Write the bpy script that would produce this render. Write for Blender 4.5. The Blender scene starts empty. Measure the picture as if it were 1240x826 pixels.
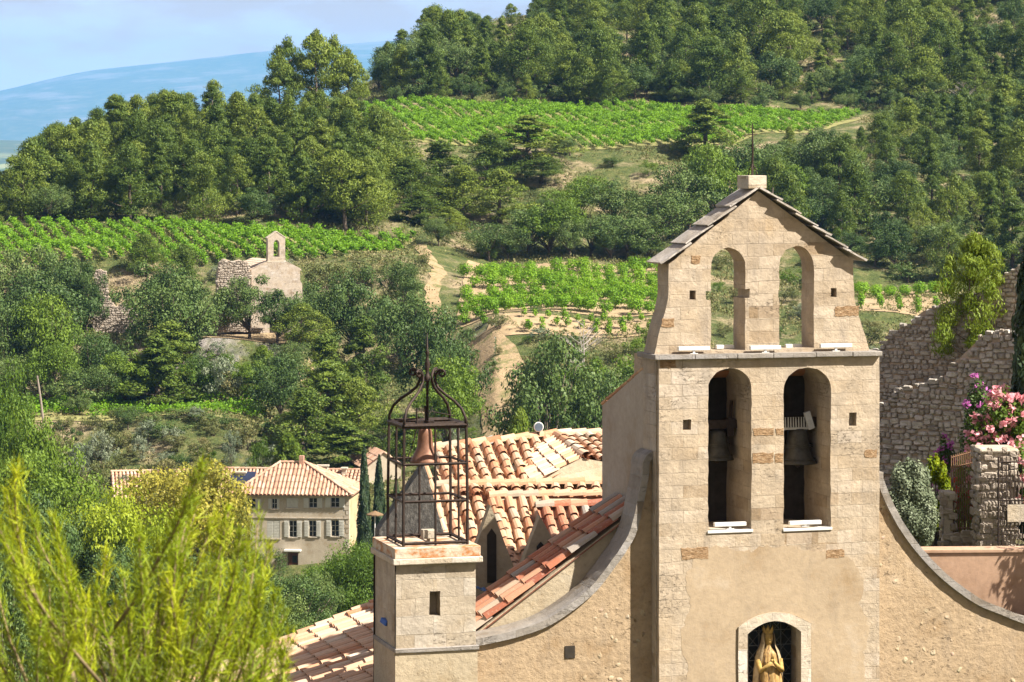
import bpy, bmesh, math, random
import numpy as np
from mathutils import Vector, Matrix
from mathutils.geometry import tessellate_polygon

# ------------------------------------------------------------------ camera, sky, sun, exposure
SC = bpy.context.scene
COL = SC.collection
F, CX, HY = 3516.0, 620.0, 200.0          # focal length, centre column and horizon row in photo pixels (1240 wide)
cam = bpy.data.cameras.new('camera')
cam.lens, cam.sensor_width = 36 * F / 1240, 36
cam.shift_y = -(413 - HY) / 1240
cam.clip_start, cam.clip_end = 0.5, 60000
cam.dof.use_dof = True
cam.dof.focus_distance = 66
cam.dof.aperture_fstop = 14
camo = bpy.data.objects.new('camera', cam)
COL.objects.link(camo)
camo.location = (0, 0, 0)
camo.rotation_euler = (math.pi / 2, 0, 0)
SC.camera = camo

SUN_AZ, SUN_EL = math.radians(68), math.radians(46)    # azimuth: turned to the right from the viewer's back
S_DIR = Vector((math.sin(SUN_AZ) * math.cos(SUN_EL), -math.cos(SUN_AZ) * math.cos(SUN_EL), math.sin(SUN_EL)))
sun = bpy.data.lights.new('sun', 'SUN')
sun.energy, sun.angle, sun.color = 5.0, math.radians(0.5), (1.0, 0.93, 0.82)
suno = bpy.data.objects.new('sun', sun)
COL.objects.link(suno)
suno.rotation_euler = (-S_DIR).to_track_quat('-Z', 'Y').to_euler()

world = bpy.data.worlds.new('World')
SC.world = world
world.use_nodes = True
wn, wl = world.node_tree.nodes, world.node_tree.links
bg = wn['Background']
sky = wn.new('ShaderNodeTexSky')
sky.sky_type = 'NISHITA'
sky.sun_disc = False
sky.sun_elevation = SUN_EL
sky.sun_rotation = math.atan2(S_DIR.x, S_DIR.y)
sky.air_density, sky.dust_density, sky.ozone_density, sky.altitude = 1.0, 0.6, 2.2, 300
tcw = wn.new('ShaderNodeTexCoord')
mpw = wn.new('ShaderNodeMapping')
mpw.inputs['Scale'].default_value = (26, 26, 95)
mpw.inputs['Location'].default_value = (3.3, 1.7, 0.9)
nzw = wn.new('ShaderNodeTexNoise')
nzw.inputs['Scale'].default_value, nzw.inputs['Detail'].default_value, nzw.inputs['Roughness'].default_value = 1.0, 6, 0.55
rpw = wn.new('ShaderNodeValToRGB')
rpw.color_ramp.elements[0].position, rpw.color_ramp.elements[1].position = 0.42, 0.60
mxw = wn.new('ShaderNodeMixRGB')
mxw.inputs[2].default_value = (6.7, 6.2, 6.5, 1)
wl.new(tcw.outputs['Generated'], mpw.inputs['Vector'])
wl.new(mpw.outputs[0], nzw.inputs['Vector'])
wl.new(nzw.outputs['Fac'], rpw.inputs[0])
mulw = wn.new('ShaderNodeMath'); mulw.operation = 'MULTIPLY'; mulw.inputs[1].default_value = 0.85
wl.new(rpw.outputs[0], mulw.inputs[0])
wl.new(mulw.outputs[0], mxw.inputs[0])
tnt = wn.new('ShaderNodeMixRGB'); tnt.blend_type = 'MULTIPLY'; tnt.inputs[0].default_value = 1.0; tnt.inputs[2].default_value = (1.22, 0.68, 0.42, 1)
wl.new(sky.outputs[0], tnt.inputs[1]); wl.new(tnt.outputs[0], mxw.inputs[1])
wl.new(mxw.outputs[0], bg.inputs['Color'])
bg.inputs['Strength'].default_value = 0.05

vs = SC.view_settings
vs.view_transform, vs.look, vs.exposure, vs.gamma = 'Standard', 'None', 1.55, 1.0
vs.use_curve_mapping = False
SC.render.engine = 'CYCLES'
SC.cycles.use_denoising = True
SC.cycles.max_bounces, SC.cycles.diffuse_bounces, SC.cycles.transmission_bounces = 6, 3, 4
SC.cycles.volume_bounces = 1

RNG = np.random.default_rng(7)
random.seed(11)
R = math.radians

# ------------------------------------------------------------------ helpers
def W(px, py, Y):
    """world point seen at photo pixel (px, py) at distance Y"""
    return Vector(((px - CX) / F * Y, Y, -(py - HY) / F * Y))

def box_uv(me):
    n = len(me.polygons)
    if not n: return
    uvl = me.uv_layers.new(name='UVMap')
    nv = len(me.vertices)
    co = np.empty(nv * 3); me.vertices.foreach_get('co', co); co = co.reshape(-1, 3)
    nl = len(me.loops)
    lv = np.empty(nl, dtype=np.int64); me.loops.foreach_get('vertex_index', lv)
    nrm = np.empty(n * 3); me.polygons.foreach_get('normal', nrm); nrm = np.abs(nrm.reshape(-1, 3))
    tot = np.empty(n, dtype=np.int64); me.polygons.foreach_get('loop_total', tot)
    ax = np.repeat(nrm.argmax(1), tot)
    p = co[lv]
    uv = np.where((ax == 0)[:, None], p[:, [1, 2]] + 0.37, np.where((ax == 1)[:, None], p[:, [0, 2]], p[:, [0, 1]]))
    uvl.data.foreach_set('uv', uv.astype(np.float32).ravel())

def mesh(name, verts, faces, mats, smooth=False, v=None, uv=True, fm=None):
    me = bpy.data.meshes.new(name)
    verts = np.asarray(verts, dtype=np.float32)
    if isinstance(faces, np.ndarray):
        k = faces.shape[1]
        me.vertices.add(len(verts)); me.vertices.foreach_set('co', verts.ravel())
        me.loops.add(faces.size); me.loops.foreach_set('vertex_index', faces.astype(np.int32).ravel())
        me.polygons.add(len(faces))
        me.polygons.foreach_set('loop_start', np.arange(0, faces.size, k, dtype=np.int32))
        me.update(calc_edges=True)
    else:
        me.from_pydata([tuple(map(float, q)) for q in verts], [], [tuple(map(int, f)) for f in faces])
    me.validate()
    if v is not None and len(v) == len(me.vertices):
        a = me.attributes.new('v', 'FLOAT', 'POINT')
        a.data.foreach_set('value', np.asarray(v, dtype=np.float32))
    if uv: box_uv(me)
    for m in (mats if isinstance(mats, (list, tuple)) else [mats]):
        me.materials.append(m)
    if fm is not None:
        me.polygons.foreach_set('material_index', np.asarray(fm, dtype=np.int32))
    if smooth:
        me.polygons.foreach_set('use_smooth', np.ones(len(me.polygons), dtype=bool))
    return me

def link(name, me, parent=None, loc=(0, 0, 0), rot=(0, 0, 0)):
    o = bpy.data.objects.new(name, me)
    COL.objects.link(o)
    o.location, o.rotation_euler = loc, rot
    if parent is not None: o.parent = parent
    return o

def thing(name, label, cat, loc=(0, 0, 0), rz=0, group=None):
    o = link(name, None, None, loc, (0, 0, rz))
    o.empty_display_size = 0.3
    return tag(o, label, cat, group)

def tag(o, label, cat, group=None, kind=None):
    o['label'] = label; o['category'] = cat
    if group: o['group'] = group
    if kind: o['kind'] = kind
    return o

class MB:
    """collects boxes, tubes, prisms into one mesh"""
    def __init__(s): s.v, s.f, s.c, s.m = [], [], [], []
    def add(s, V, Fc, c=None, m=0):
        b = len(s.v)
        s.v += [tuple(map(float, q)) for q in V]
        s.f += [tuple(int(i) + b for i in f) for f in Fc]
        s.m += [m] * len(Fc)
        s.c += [random.random() if c is None else c] * len(V)
        return s
    def box(s, x0, x1, y0, y1, z0, z1, c=None, M=None, m=0):
        V = [Vector(q) for q in ((x0, y0, z0), (x1, y0, z0), (x1, y1, z0), (x0, y1, z0), (x0, y0, z1), (x1, y0, z1), (x1, y1, z1), (x0, y1, z1))]
        if M is not None: V = [M @ q for q in V]
        return s.add(V, [(0, 3, 2, 1), (4, 5, 6, 7), (0, 1, 5, 4), (1, 2, 6, 5), (2, 3, 7, 6), (3, 0, 4, 7)], c, m)
    def tube(s, pts, rad, n=6, c=None, m=0, cap=True):
        pts = [Vector(p) for p in pts]
        if not isinstance(rad, (list, tuple)): rad = [rad] * len(pts)
        V, Fc = [], []
        up = Vector((0.31, 0.17, 1)).normalized()
        for i, p in enumerate(pts):
            t = (pts[min(i + 1, len(pts) - 1)] - pts[max(i - 1, 0)]).normalized()
            a = t.cross(up)
            if a.length < 0.05: a = t.cross(Vector((1, 0, 0)))
            a.normalize(); b = t.cross(a)
            for k in range(n):
                an = 2 * math.pi * k / n
                V.append(p + (a * math.cos(an) + b * math.sin(an)) * rad[i])
        for i in range(len(pts) - 1):
            for k in range(n):
                Fc.append((i * n + k, i * n + (k + 1) % n, (i + 1) * n + (k + 1) % n, (i + 1) * n + k))
        if cap:
            Fc.append(tuple(range(n))[::-1]); Fc.append(tuple((len(pts) - 1) * n + k for k in range(n)))
        return s.add(V, Fc, c, m)
    def lathe(s, prof, n=24, c=None, o=(0, 0, 0), m=0):
        V, Fc = [], []
        for r, z in prof:
            for k in range(n):
                a = 2 * math.pi * k / n
                V.append((o[0] + r * math.cos(a), o[1] + r * math.sin(a), o[2] + z))
        for i in range(len(prof) - 1):
            for k in range(n):
                Fc.append((i * n + k, i * n + (k + 1) % n, (i + 1) * n + (k + 1) % n, (i + 1) * n + k))
        return s.add(V, Fc, c, m)
    def prism(s, poly, y0, y1, holes=(), c=None, m=0):
        """polygon in (x, z) with holes, extruded along y"""
        loops = [list(poly)] + [list(h) for h in holes]
        flat = [p for l in loops for p in l]
        tris = tessellate_polygon([[Vector((x, z, 0)) for x, z in l] for l in loops])
        n = len(flat)
        V = [(x, y0, z) for x, z in flat] + [(x, y1, z) for x, z in flat]
        Fc = []
        for t in tris:
            a, b, d = (flat[i] for i in t)
            ccw = (b[0] - a[0]) * (d[1] - a[1]) - (b[1] - a[1]) * (d[0] - a[0]) > 0
            t = tuple(t) if ccw else tuple(t)[::-1]
            Fc.append(t); Fc.append(tuple(i + n for i in t[::-1]))
        st = 0
        for li, l in enumerate(loops):
            ar = sum(l[i][0] * l[(i + 1) % len(l)][1] - l[(i + 1) % len(l)][0] * l[i][1] for i in range(len(l)))
            ccw = (ar > 0) == (li == 0)
            for i in range(len(l)):
                a, b = st + i, st + (i + 1) % len(l)
                Fc.append((b, a, a + n, b + n) if not ccw else (a, a + n, b + n, b)[::-1])
            st += len(l)
        return s.add(V, Fc, c, m)
    def mesh(s, name, mats, smooth=False, fix=False):
        me = mesh(name, s.v, s.f, mats, smooth, s.c, fm=s.m)
        if fix:
            bm = bmesh.new(); bm.from_mesh(me); bmesh.ops.recalc_face_normals(bm, faces=bm.faces); bm.to_mesh(me); bm.free()
        return me
    def link(s, name, mats, parent=None, smooth=False, loc=(0, 0, 0), rot=(0, 0, 0), bevel=0):
        o = link(name, s.mesh(name, mats, smooth), parent, loc, rot)
        if bevel:
            b = o.modifiers.new('bevel', 'BEVEL'); b.width = bevel; b.segments = 2; b.limit_method = 'ANGLE'
        return o

def rough(poly, step=0.14, amp=0.012, rng=None):
    """subdivide an outline and wear it a little"""
    rng = rng or random
    out = []
    for i in range(len(poly)):
        a, b = poly[i], poly[(i + 1) % len(poly)]
        L = math.hypot(b[0] - a[0], b[1] - a[1]); n = max(1, int(L / step))
        for k in range(n):
            t = k / n
            out.append((a[0] + (b[0] - a[0]) * t + rng.uniform(-amp, amp), a[1] + (b[1] - a[1]) * t + rng.uniform(-amp, amp)))
    return out

def arch(x0, x1, zb, zs, zt, n=14):
    """opening outline: base zb, spring zs, crown zt"""
    c, hw = (x0 + x1) / 2, (x1 - x0) / 2
    return [(x0, zb), (x1, zb)] + [(c + hw * math.cos(math.pi * i / n), zs + (zt - zs) * math.sin(math.pi * i / n)) for i in range(n + 1)]

class Frame:
    """upright frame through pixel px at distance Y0, its x axis turned by th; zb is the world height of its origin"""
    def __init__(s, px, Y0, th, zb=0.0):
        s.X0, s.Y0, s.th, s.zb = (px - CX) / F * Y0, Y0, th, zb
        s.c, s.s = math.cos(th), math.sin(th)
    def at(s, px, py, d=0.0):
        X0, Y0 = s.X0 - d * s.s, s.Y0 + d * s.c
        u = (px - CX) / F
        a = (u * Y0 - X0) / (s.c - u * s.s)
        return (a, -(py - HY) / F * (Y0 + a * s.s) - s.zb)
    def p3(s, px, py, d=0.0):
        a, z = s.at(px, py, d); return Vector((a, d, z))
    def px(s, px, py, Y):
        """local point for a pixel at a given world distance"""
        w = W(px, py, Y); dx, dy = w.x - s.X0, w.y - s.Y0
        return Vector((dx * s.c + dy * s.s, -dx * s.s + dy * s.c, w.z - s.zb))
    def loc(s): return (s.X0, s.Y0, s.zb)

# ------------------------------------------------------------------ materials
class NT:
    def __init__(s, name):
        s.m = bpy.data.materials.new(name); s.m.use_nodes = True
        s.n, s.l = s.m.node_tree.nodes, s.m.node_tree.links
        s.b = s.n['Principled BSDF']; s.b.inputs['Roughness'].default_value = 0.85
        s.b.inputs['Specular IOR Level'].default_value = 0.25
        s.tc = s.n.new('ShaderNodeTexCoord')
    def setv(s, sock, val):
        if isinstance(val, bpy.types.NodeSocket): s.l.new(val, sock)
        elif isinstance(val, (tuple, list)) and len(val) == 3 and sock.type == 'RGBA': sock.default_value = (*val, 1)
        else: sock.default_value = val
    def map(s, src='UV', scale=(1, 1, 1), loc=(0, 0, 0)):
        m = s.n.new('ShaderNodeMapping'); s.l.new(s.tc.outputs[src], m.inputs[0])
        m.inputs['Scale'].default_value = scale; m.inputs['Location'].default_value = loc
        return m.outputs[0]
    def noise(s, scale, vec=None, detail=5, rough=0.6, dist=0.0):
        x = s.n.new('ShaderNodeTexNoise')
        x.inputs['Scale'].default_value, x.inputs['Detail'].default_value = scale, detail
        x.inputs['Roughness'].default_value, x.inputs['Distortion'].default_value = rough, dist
        s.l.new(vec if vec is not None else s.tc.outputs['Object'], x.inputs['Vector'])
        return x.outputs['Fac']
    def noisec(s, scale, vec=None):
        x = s.n.new('ShaderNodeTexNoise'); x.inputs['Scale'].default_value = scale
        s.l.new(vec if vec is not None else s.tc.outputs['Object'], x.inputs['Vector'])
        return x.outputs['Color']
    def vor(s, scale, vec=None, feature='F1', out='Distance', rnd=1.0):
        x = s.n.new('ShaderNodeTexVoronoi'); x.feature = feature
        x.inputs['Scale'].default_value = scale
        x.inputs['Randomness'].default_value = rnd
        s.l.new(vec if vec is not None else s.tc.outputs['Object'], x.inputs['Vector'])
        return x.outputs[out]
    def ramp(s, fac, stops, interp='LINEAR'):
        x = s.n.new('ShaderNodeValToRGB'); s.l.new(fac, x.inputs[0])
        e = x.color_ramp.elements; x.color_ramp.interpolation = interp
        while len(e) < len(stops): e.new(0.5)
        for el, (p, c) in zip(e, stops):
            el.position = p; el.color = (c, c, c, 1) if isinstance(c, (int, float)) else (*c, 1)
        return x.outputs[0]
    def mix(s, fac, a, b, mode='MIX'):
        x = s.n.new('ShaderNodeMixRGB'); x.blend_type = mode
        s.setv(x.inputs[0], fac); s.setv(x.inputs[1], a); s.setv(x.inputs[2], b)
        return x.outputs[0]
    def math(s, op, a, b=0.0):
        x = s.n.new('ShaderNodeMath'); x.operation = op
        s.setv(x.inputs[0], a); s.setv(x.inputs[1], b)
        return x.outputs[0]
    def attr(s, name='v'):
        x = s.n.new('ShaderNodeAttribute'); x.attribute_name = name; return x.outputs['Fac']
    def rand(s):
        x = s.n.new('ShaderNodeObjectInfo'); return x.outputs['Random']
    def vadd(s, a, b, k):
        x = s.n.new('ShaderNodeVectorMath'); x.operation = 'MULTIPLY_ADD'
        s.l.new(b, x.inputs[0]); x.inputs[1].default_value = (k, k, k); s.l.new(a, x.inputs[2])
        return x.outputs[0]
    def brick(s, vec, w, h, mortar=0.012, c1=0.0, c2=1.0, cm=0.5, smooth=0.3, off=0.5):
        x = s.n.new('ShaderNodeTexBrick'); s.l.new(vec, x.inputs['Vector'])
        x.offset = off
        x.inputs['Scale'].default_value = 1
        x.inputs['Brick Width'].default_value, x.inputs['Row Height'].default_value = w, h
        x.inputs['Mortar Size'].default_value, x.inputs['Mortar Smooth'].default_value = mortar, smooth
        for k, c in (('Color1', c1), ('Color2', c2), ('Mortar', cm)): x.inputs[k].default_value = (c, c, c, 1)
        return x.outputs['Color'], x.outputs['Fac']
    def bump(s, h, dist=0.02, strength=1.0, prev=None):
        x = s.n.new('ShaderNodeBump'); x.inputs['Distance'].default_value, x.inputs['Strength'].default_value = dist, strength
        s.l.new(h, x.inputs['Height'])
        if prev is not None: s.l.new(prev, x.inputs['Normal'])
        return x.outputs[0]
    def done(s, col, normal=None, rough=None, metal=None):
        s.setv(s.b.inputs['Base Color'], col)
        if normal is not None: s.l.new(normal, s.b.inputs['Normal'])
        if rough is not None: s.setv(s.b.inputs['Roughness'], rough)
        if metal is not None: s.setv(s.b.inputs['Metallic'], metal)
        return s.m

def ashlar(name, base, bw=0.62, bh=0.285, worn=0.4, grey=0.35, cover=0.7):
    t = NT(name)
    uv = t.map('UV')
    uvd = t.vadd(t.vadd(uv, t.noisec(1.1, uv), 0.09), t.noisec(9, uv), 0.018)
    c, f = t.brick(uvd, bw, bh, 0.007, off=0.43, smooth=0.6)
    c2, f2 = t.brick(t.vadd(t.map('UV', (1, 1, 1), (0.21, 0.0, 0)), t.noisec(1.7, uv), 0.06), bw * 1.31, bh, 0.003, off=0.37)
    b = Vector(base)
    pale = (b.x * 1.20, b.y * 1.27, b.z * 1.42)
    stone = t.ramp(c, [(0, (b.x * .74, b.y * .68, b.z * .58)), (0.3, tuple(b * 0.92)), (0.62, tuple(b * 1.06)), (1, pale)])
    stone = t.mix(0.42, stone, t.ramp(c2, [(0, (b.x * .52, b.y * .42, b.z * .32)), (0.10, (b.x * .72, b.y * .62, b.z * .5)), (0.22, tuple(b)), (0.7, tuple(b * 1.05)), (1, pale)]))
    # patches where old render still covers the courses
    pn = t.noise(0.42, t.map('UV', (1, 1.25, 1), (4.1, 1.7, 0)), 5, 0.6)
    patch = t.math('MULTIPLY', t.ramp(pn, [(0.44, 0.0), (0.56, 1.0)]), cover)
    stone = t.mix(patch, stone, t.ramp(t.noise(0.8, uv, 6, 0.6), [(0.3, (b.x * .92, b.y * .84, b.z * .70)), (0.5, tuple(b * 1.04)), (0.72, (b.x * 1.16, b.y * 1.18, b.z * 1.18))]))
    n1 = t.noise(2.4, uv, 9, 0.68)
    n3 = t.noise(11, uv, 6, 0.7)
    stone = t.mix(0.75, stone, t.ramp(n1, [(0.28, 0.36), (0.5, 0.52), (0.72, 0.66)]), 'OVERLAY')
    stone = t.mix(0.4, stone, t.ramp(n3, [(0.25, 0.32), (0.5, 0.52), (0.75, 0.68)]), 'OVERLAY')
    joint = t.math('MULTIPLY', t.math('MULTIPLY', f, t.math('SUBTRACT', 1.0, patch)), t.ramp(t.noise(1.3, uv, 3), [(0.35, 0.25), (0.6, 1.0)]))
    stone = t.mix(t.math('MULTIPLY', joint, 0.30), stone, tuple(b * 0.55))
    pits = t.ramp(t.noise(13, t.map('UV', (0.8, 1.2, 1)), 6, 0.78), [(0.54, 0.0), (0.66, 1.0)])
    erod = t.ramp(t.noise(0.75, t.map('UV', (1, 1.6, 1), (3, 7, 0)), 4, 0.6), [(0.55, 0.0), (0.68, 1.0)])
    pe = t.math('MULTIPLY', t.math('MULTIPLY', pits, erod), t.math('SUBTRACT', 1.0, t.math('MULTIPLY', patch, 0.8)))
    stone = t.mix(t.math('MULTIPLY', pe, worn), stone, (0.16, 0.10, 0.055))
    streak = t.ramp(t.noise(1.0, t.map('UV', (2.4, 0.34, 1), (9, 2, 0)), 7, 0.65), [(0.50, 0.0), (0.72, 1.0)])
    stone = t.mix(t.math('MULTIPLY', streak, grey), stone, (0.20, 0.175, 0.15))
    h = t.math('SUBTRACT', t.math('ADD', t.math('MULTIPLY', n1, 0.7), t.math('MULTIPLY', t.math('MULTIPLY', c, 0.35), t.math('SUBTRACT', 1.0, patch))), t.math('ADD', t.math('MULTIPLY', joint, 0.5), t.math('MULTIPLY', pe, 1.0)))
    nb = t.bump(h, 0.05, 0.9)
    nb = t.bump(n3, 0.02, 0.8, nb)
    return t.done(stone, nb)

def plaster(name, base, stones=0.5, grey=0.25, bump=0.03):
    t = NT(name)
    uv = t.map('UV'); b = Vector(base)
    n = t.noise(0.7, uv, 9, 0.64)
    col = t.ramp(n, [(0.3, (b.x * .78, b.y * .70, b.z * .58)), (0.46, tuple(b * 0.98)), (0.58, tuple(b * 1.06)), (0.72, (b.x * 1.18, b.y * 1.26, b.z * 1.42))])
    fine = t.noise(7, uv, 8, 0.72)
    col = t.mix(0.3 + 0.3 * min(1, stones * 2), col, t.ramp(fine, [(0.28, 0.26), (0.5, 0.5), (0.74, 0.70)]), 'OVERLAY')
    # bare rubble showing where the render has fallen
    wv = t.vadd(uv, t.noisec(3.5, uv), 0.22)
    d = t.vor(3.6, wv)
    sel = t.ramp(t.noise(0.62, t.map('UV', (1, 1.2, 1), (5, 3, 0)), 5, 0.65), [(0.50, 0.0), (0.58, 1.0)])
    st = t.math('MULTIPLY', t.ramp(t.math('ADD', d, t.math('MULTIPLY', fine, 0.35)), [(0.30, 1.0), (0.42, 0.0)]), sel)
    cell = t.vor(3.6, wv, out='Color')
    col = t.mix(t.math('MULTIPLY', st, stones), col, t.mix(0.35, (0.54, 0.46, 0.37), cell, 'SOFT_LIGHT'))
    pits = t.math('MULTIPLY', t.ramp(t.noise(5.5, t.map('UV', (1, 1.3, 1), (2, 9, 0)), 6, 0.7), [(0.58, 0.0), (0.66, 1.0)]), t.math('ADD', sel, 0.25))
    col = t.mix(t.math('MULTIPLY', pits, stones * 0.7), col, (0.17, 0.11, 0.06))
    streak = t.ramp(t.noise(1.2, t.map('UV', (1.9, 0.4, 1), (1, 4, 0)), 7, 0.68), [(0.52, 0.0), (0.74, 1.0)])
    col = t.mix(t.math('MULTIPLY', streak, grey), col, (0.16, 0.14, 0.12))
    h = t.math('ADD', t.math('ADD', t.math('MULTIPLY', n, 0.6), t.math('MULTIPLY', fine, 0.55)), t.math('MULTIPLY', t.math('SUBTRACT', st, pits), 0.9 * stones))
    return t.done(col, t.bump(h, bump, 1.0))

def simple(name, col, var=0.2, scale=6, rough=0.8, metal=0.0, bump=0.0):
    t = NT(name); b = Vector(col)
    n = t.noise(scale, None, 6, 0.65)
    c = t.ramp(n, [(0.3, tuple(b * (1 - var))), (0.5, tuple(b)), (0.72, tuple(b * (1 + var)))])
    return t.done(c, t.bump(n, bump, 0.8) if bump else None, rough, metal)

def tilemat(name, stops, grime=0.35):
    t = NT(name)
    c = t.ramp(t.attr(), stops)
    n = t.noise(5, None, 6, 0.7)
    c = t.mix(t.math('MULTIPLY', t.ramp(n, [(0.48, 0.0), (0.7, 1.0)]), grime), c, (0.24, 0.20, 0.15))
    c = t.mix(t.math('MULTIPLY', t.ramp(t.noise(17, None, 4, 0.7), [(0.55, 0.0), (0.7, 1.0)]), 0.3), c, (0.55, 0.47, 0.36))
    return t.done(c, t.bump(t.noise(40, None, 4), 0.004, 0.6))

def leafmat(name, dark, mid, light, trans=0.3, huevar=0.42, rough=0.55):
    t = NT(name)
    r = t.math('ADD', t.math('MULTIPLY', t.attr(), 0.62), t.math('MULTIPLY', t.rand(), huevar))
    c = t.ramp(r, [(0.05, dark), (0.45, mid), (0.95, light)])
    t.setv(t.b.inputs['Base Color'], c)
    t.b.inputs['Roughness'].default_value = rough
    t.b.inputs['Specular IOR Level'].default_value = 0.2
    tr = t.n.new('ShaderNodeBsdfTranslucent'); t.l.new(t.mix(0.35, c, light), tr.inputs[0])
    ms = t.n.new('ShaderNodeMixShader'); ms.inputs[0].default_value = trans
    t.l.new(t.b.outputs[0], ms.inputs[1]); t.l.new(tr.outputs[0], ms.inputs[2])
    t.l.new(ms.outputs[0], t.n['Material Output'].inputs['Surface'])
    return t.m

M = {}
M['ashlar'] = ashlar('tower_stone', (0.350, 0.284, 0.208), worn=0.65, grey=0.46)
M['ashlar_side'] = ashlar('grey_worn_stone', (0.33, 0.28, 0.22), worn=0.3, grey=0.5)
M['turret'] = ashlar('turret_stone', (0.335, 0.285, 0.22), 0.7, 0.4, worn=0.6, grey=0.45)
M['wing'] = plaster('ochre_render', (0.335, 0.25, 0.16), 0.42, 0.30, 0.06)
M['nave'] = plaster('smooth_grey_render', (0.33, 0.29, 0.24), 0.05, 0.25, 0.008)
M['aisle'] = plaster('pale_rough_render', (0.36, 0.30, 0.21), 0.12, 0.15, 0.05)
M['pink'] = plaster('pink_render', (0.38, 0.25, 0.17), 0.05, 0.12, 0.012)
M['coping'] = ashlar('grey_coping_stone', (0.22, 0.20, 0.178), 0.8, 0.3, worn=0.35, grey=0.6)
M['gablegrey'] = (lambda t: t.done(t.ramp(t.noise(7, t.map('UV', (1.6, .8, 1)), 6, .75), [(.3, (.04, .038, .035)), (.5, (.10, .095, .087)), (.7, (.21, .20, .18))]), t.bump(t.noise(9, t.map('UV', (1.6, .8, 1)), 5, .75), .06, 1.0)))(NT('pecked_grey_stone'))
M['lauze'] = ashlar('roof_slab_stone', (0.36, 0.33, 0.30), 0.9, 0.5, worn=0.3, grey=0.6)
M['frame'] = ashlar('niche_frame_stone', (0.42, 0.365, 0.29), 0.6, 0.5, worn=0.1, grey=0.1)
M['dark'] = simple('dark_timber_shade', (0.03, 0.024, 0.018), 0.4, 5)  # dark wood, also the painted shade of flat holes and niches
M['iron'] = simple('rusty_iron', (0.034, 0.023, 0.018), 0.5, 14, 0.65, 0.3, 0.004)
M['white'] = simple('white_paint', (0.60, 0.60, 0.58), 0.08, 8, 0.4)
M['bronze'] = simple('bell_bronze', (0.055, 0.052, 0.043), 0.35, 7, 0.5, 0.55)
M['rustbell'] = simple('red_brown_bell', (0.19, 0.095, 0.06), 0.3, 9, 0.55, 0.3)
M['gold'] = simple('veil_worn_paint', (0.33, 0.25, 0.15), 0.45, 9, 0.7, 0, 0.02)
M['gold_bright'] = simple('gilded', (0.36, 0.235, 0.075), 0.5, 12, 0.65, 0.0, 0.01)
M['gold_dark'] = (lambda t: t.done(t.ramp(t.noise(6, t.map('Object', (2.2, 2.2, .5)), 6, .7), [(.38, (.05, .025, .012)), (.5, (.30, .18, .06)), (.66, (.46, .33, .15))]), None, .6))(NT('gilded_robe'))
M['glass'] = simple('dark_glass', (0.018, 0.02, 0.022), 0.3, 4, 0.12)
M['tile'] = tilemat('terracotta_tiles', [(0, (0.34, 0.14, 0.07)), (0.3, (0.44, 0.215, 0.115)), (0.6, (0.50, 0.30, 0.185)), (0.88, (0.50, 0.34, 0.22)), (1, (0.34, 0.28, 0.21))], 0.5)
M['tile_red'] = tilemat('red_tiles', [(0, (0.22, 0.07, 0.045)), (0.35, (0.33, 0.12, 0.065)), (0.6, (0.40, 0.20, 0.12)), (0.8, (0.38, 0.28, 0.20)), (1, (0.28, 0.25, 0.22))], 0.4)
M['tile_pale'] = tilemat('pale_tiles', [(0, (0.42, 0.19, 0.10)), (0.3, (0.50, 0.285, 0.175)), (0.65, (0.53, 0.365, 0.255)), (1, (0.54, 0.44, 0.34))], 0.35)
M['tile_far'] = tilemat('far_tiles', [(0, (0.33, 0.175, 0.115)), (0.4, (0.41, 0.245, 0.165)), (1, (0.49, 0.35, 0.255))], 0.3)
M['rubble'] = None
M['bark'] = simple('bark', (0.11, 0.085, 0.065), 0.4, 4, 0.9, 0, 0.02)
M['palewood'] = simple('dead_wood', (0.30, 0.27, 0.24), 0.3, 5, 0.9)
# foliage
M['pine'] = leafmat('pine_needles', (0.028, 0.058, 0.010), (0.090, 0.140, 0.020), (0.215, 0.262, 0.036), 0.22)
M['oak'] = leafmat('holm_oak_leaves', (0.020, 0.044, 0.011), (0.064, 0.112, 0.025), (0.155, 0.205, 0.055), 0.16)
M['green'] = leafmat('broad_leaves', (0.042, 0.085, 0.010), (0.100, 0.170, 0.018), (0.180, 0.260, 0.030), 0.32)
M['lime'] = leafmat('lime_leaves', (0.09, 0.15, 0.008), (0.20, 0.28, 0.014), (0.32, 0.38, 0.025), 0.4)
M['pale'] = leafmat('yellowing_leaves', (0.10, 0.135, 0.015), (0.22, 0.235, 0.032), (0.38, 0.33, 0.05), 0.38)
M['olive'] = leafmat('olive_leaves', (0.075, 0.10, 0.060), (0.145, 0.18, 0.105), (0.27, 0.30, 0.20), 0.2)
M['cypress'] = leafmat('cypress_foliage', (0.016, 0.032, 0.014), (0.034, 0.060, 0.024), (0.065, 0.095, 0.036), 0.15)
M['scrub'] = leafmat('scrub', (0.050, 0.072, 0.020), (0.115, 0.135, 0.040), (0.27, 0.225, 0.10), 0.2)
M['vine'] = leafmat('vine_leaves', (0.070, 0.155, 0.006), (0.135, 0.275, 0.010), (0.235, 0.390, 0.020), 0.35)
M['bough'] = leafmat('young_needles', (0.035, 0.065, 0.004), (0.20, 0.27, 0.008), (0.55, 0.55, 0.022), 0.3)
M['pinkflower'] = leafmat('pink_petals', (0.60, 0.20, 0.24), (0.75, 0.33, 0.37), (0.85, 0.50, 0.52), 0.3)
M['purpleflower'] = leafmat('purple_bracts', (0.32, 0.06, 0.26), (0.46, 0.11, 0.38), (0.6, 0.2, 0.5), 0.3)
M['redflower'] = leafmat('red_petals', (0.5, 0.02, 0.02), (0.6, 0.04, 0.04), (0.7, 0.08, 0.06), 0.3)
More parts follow.
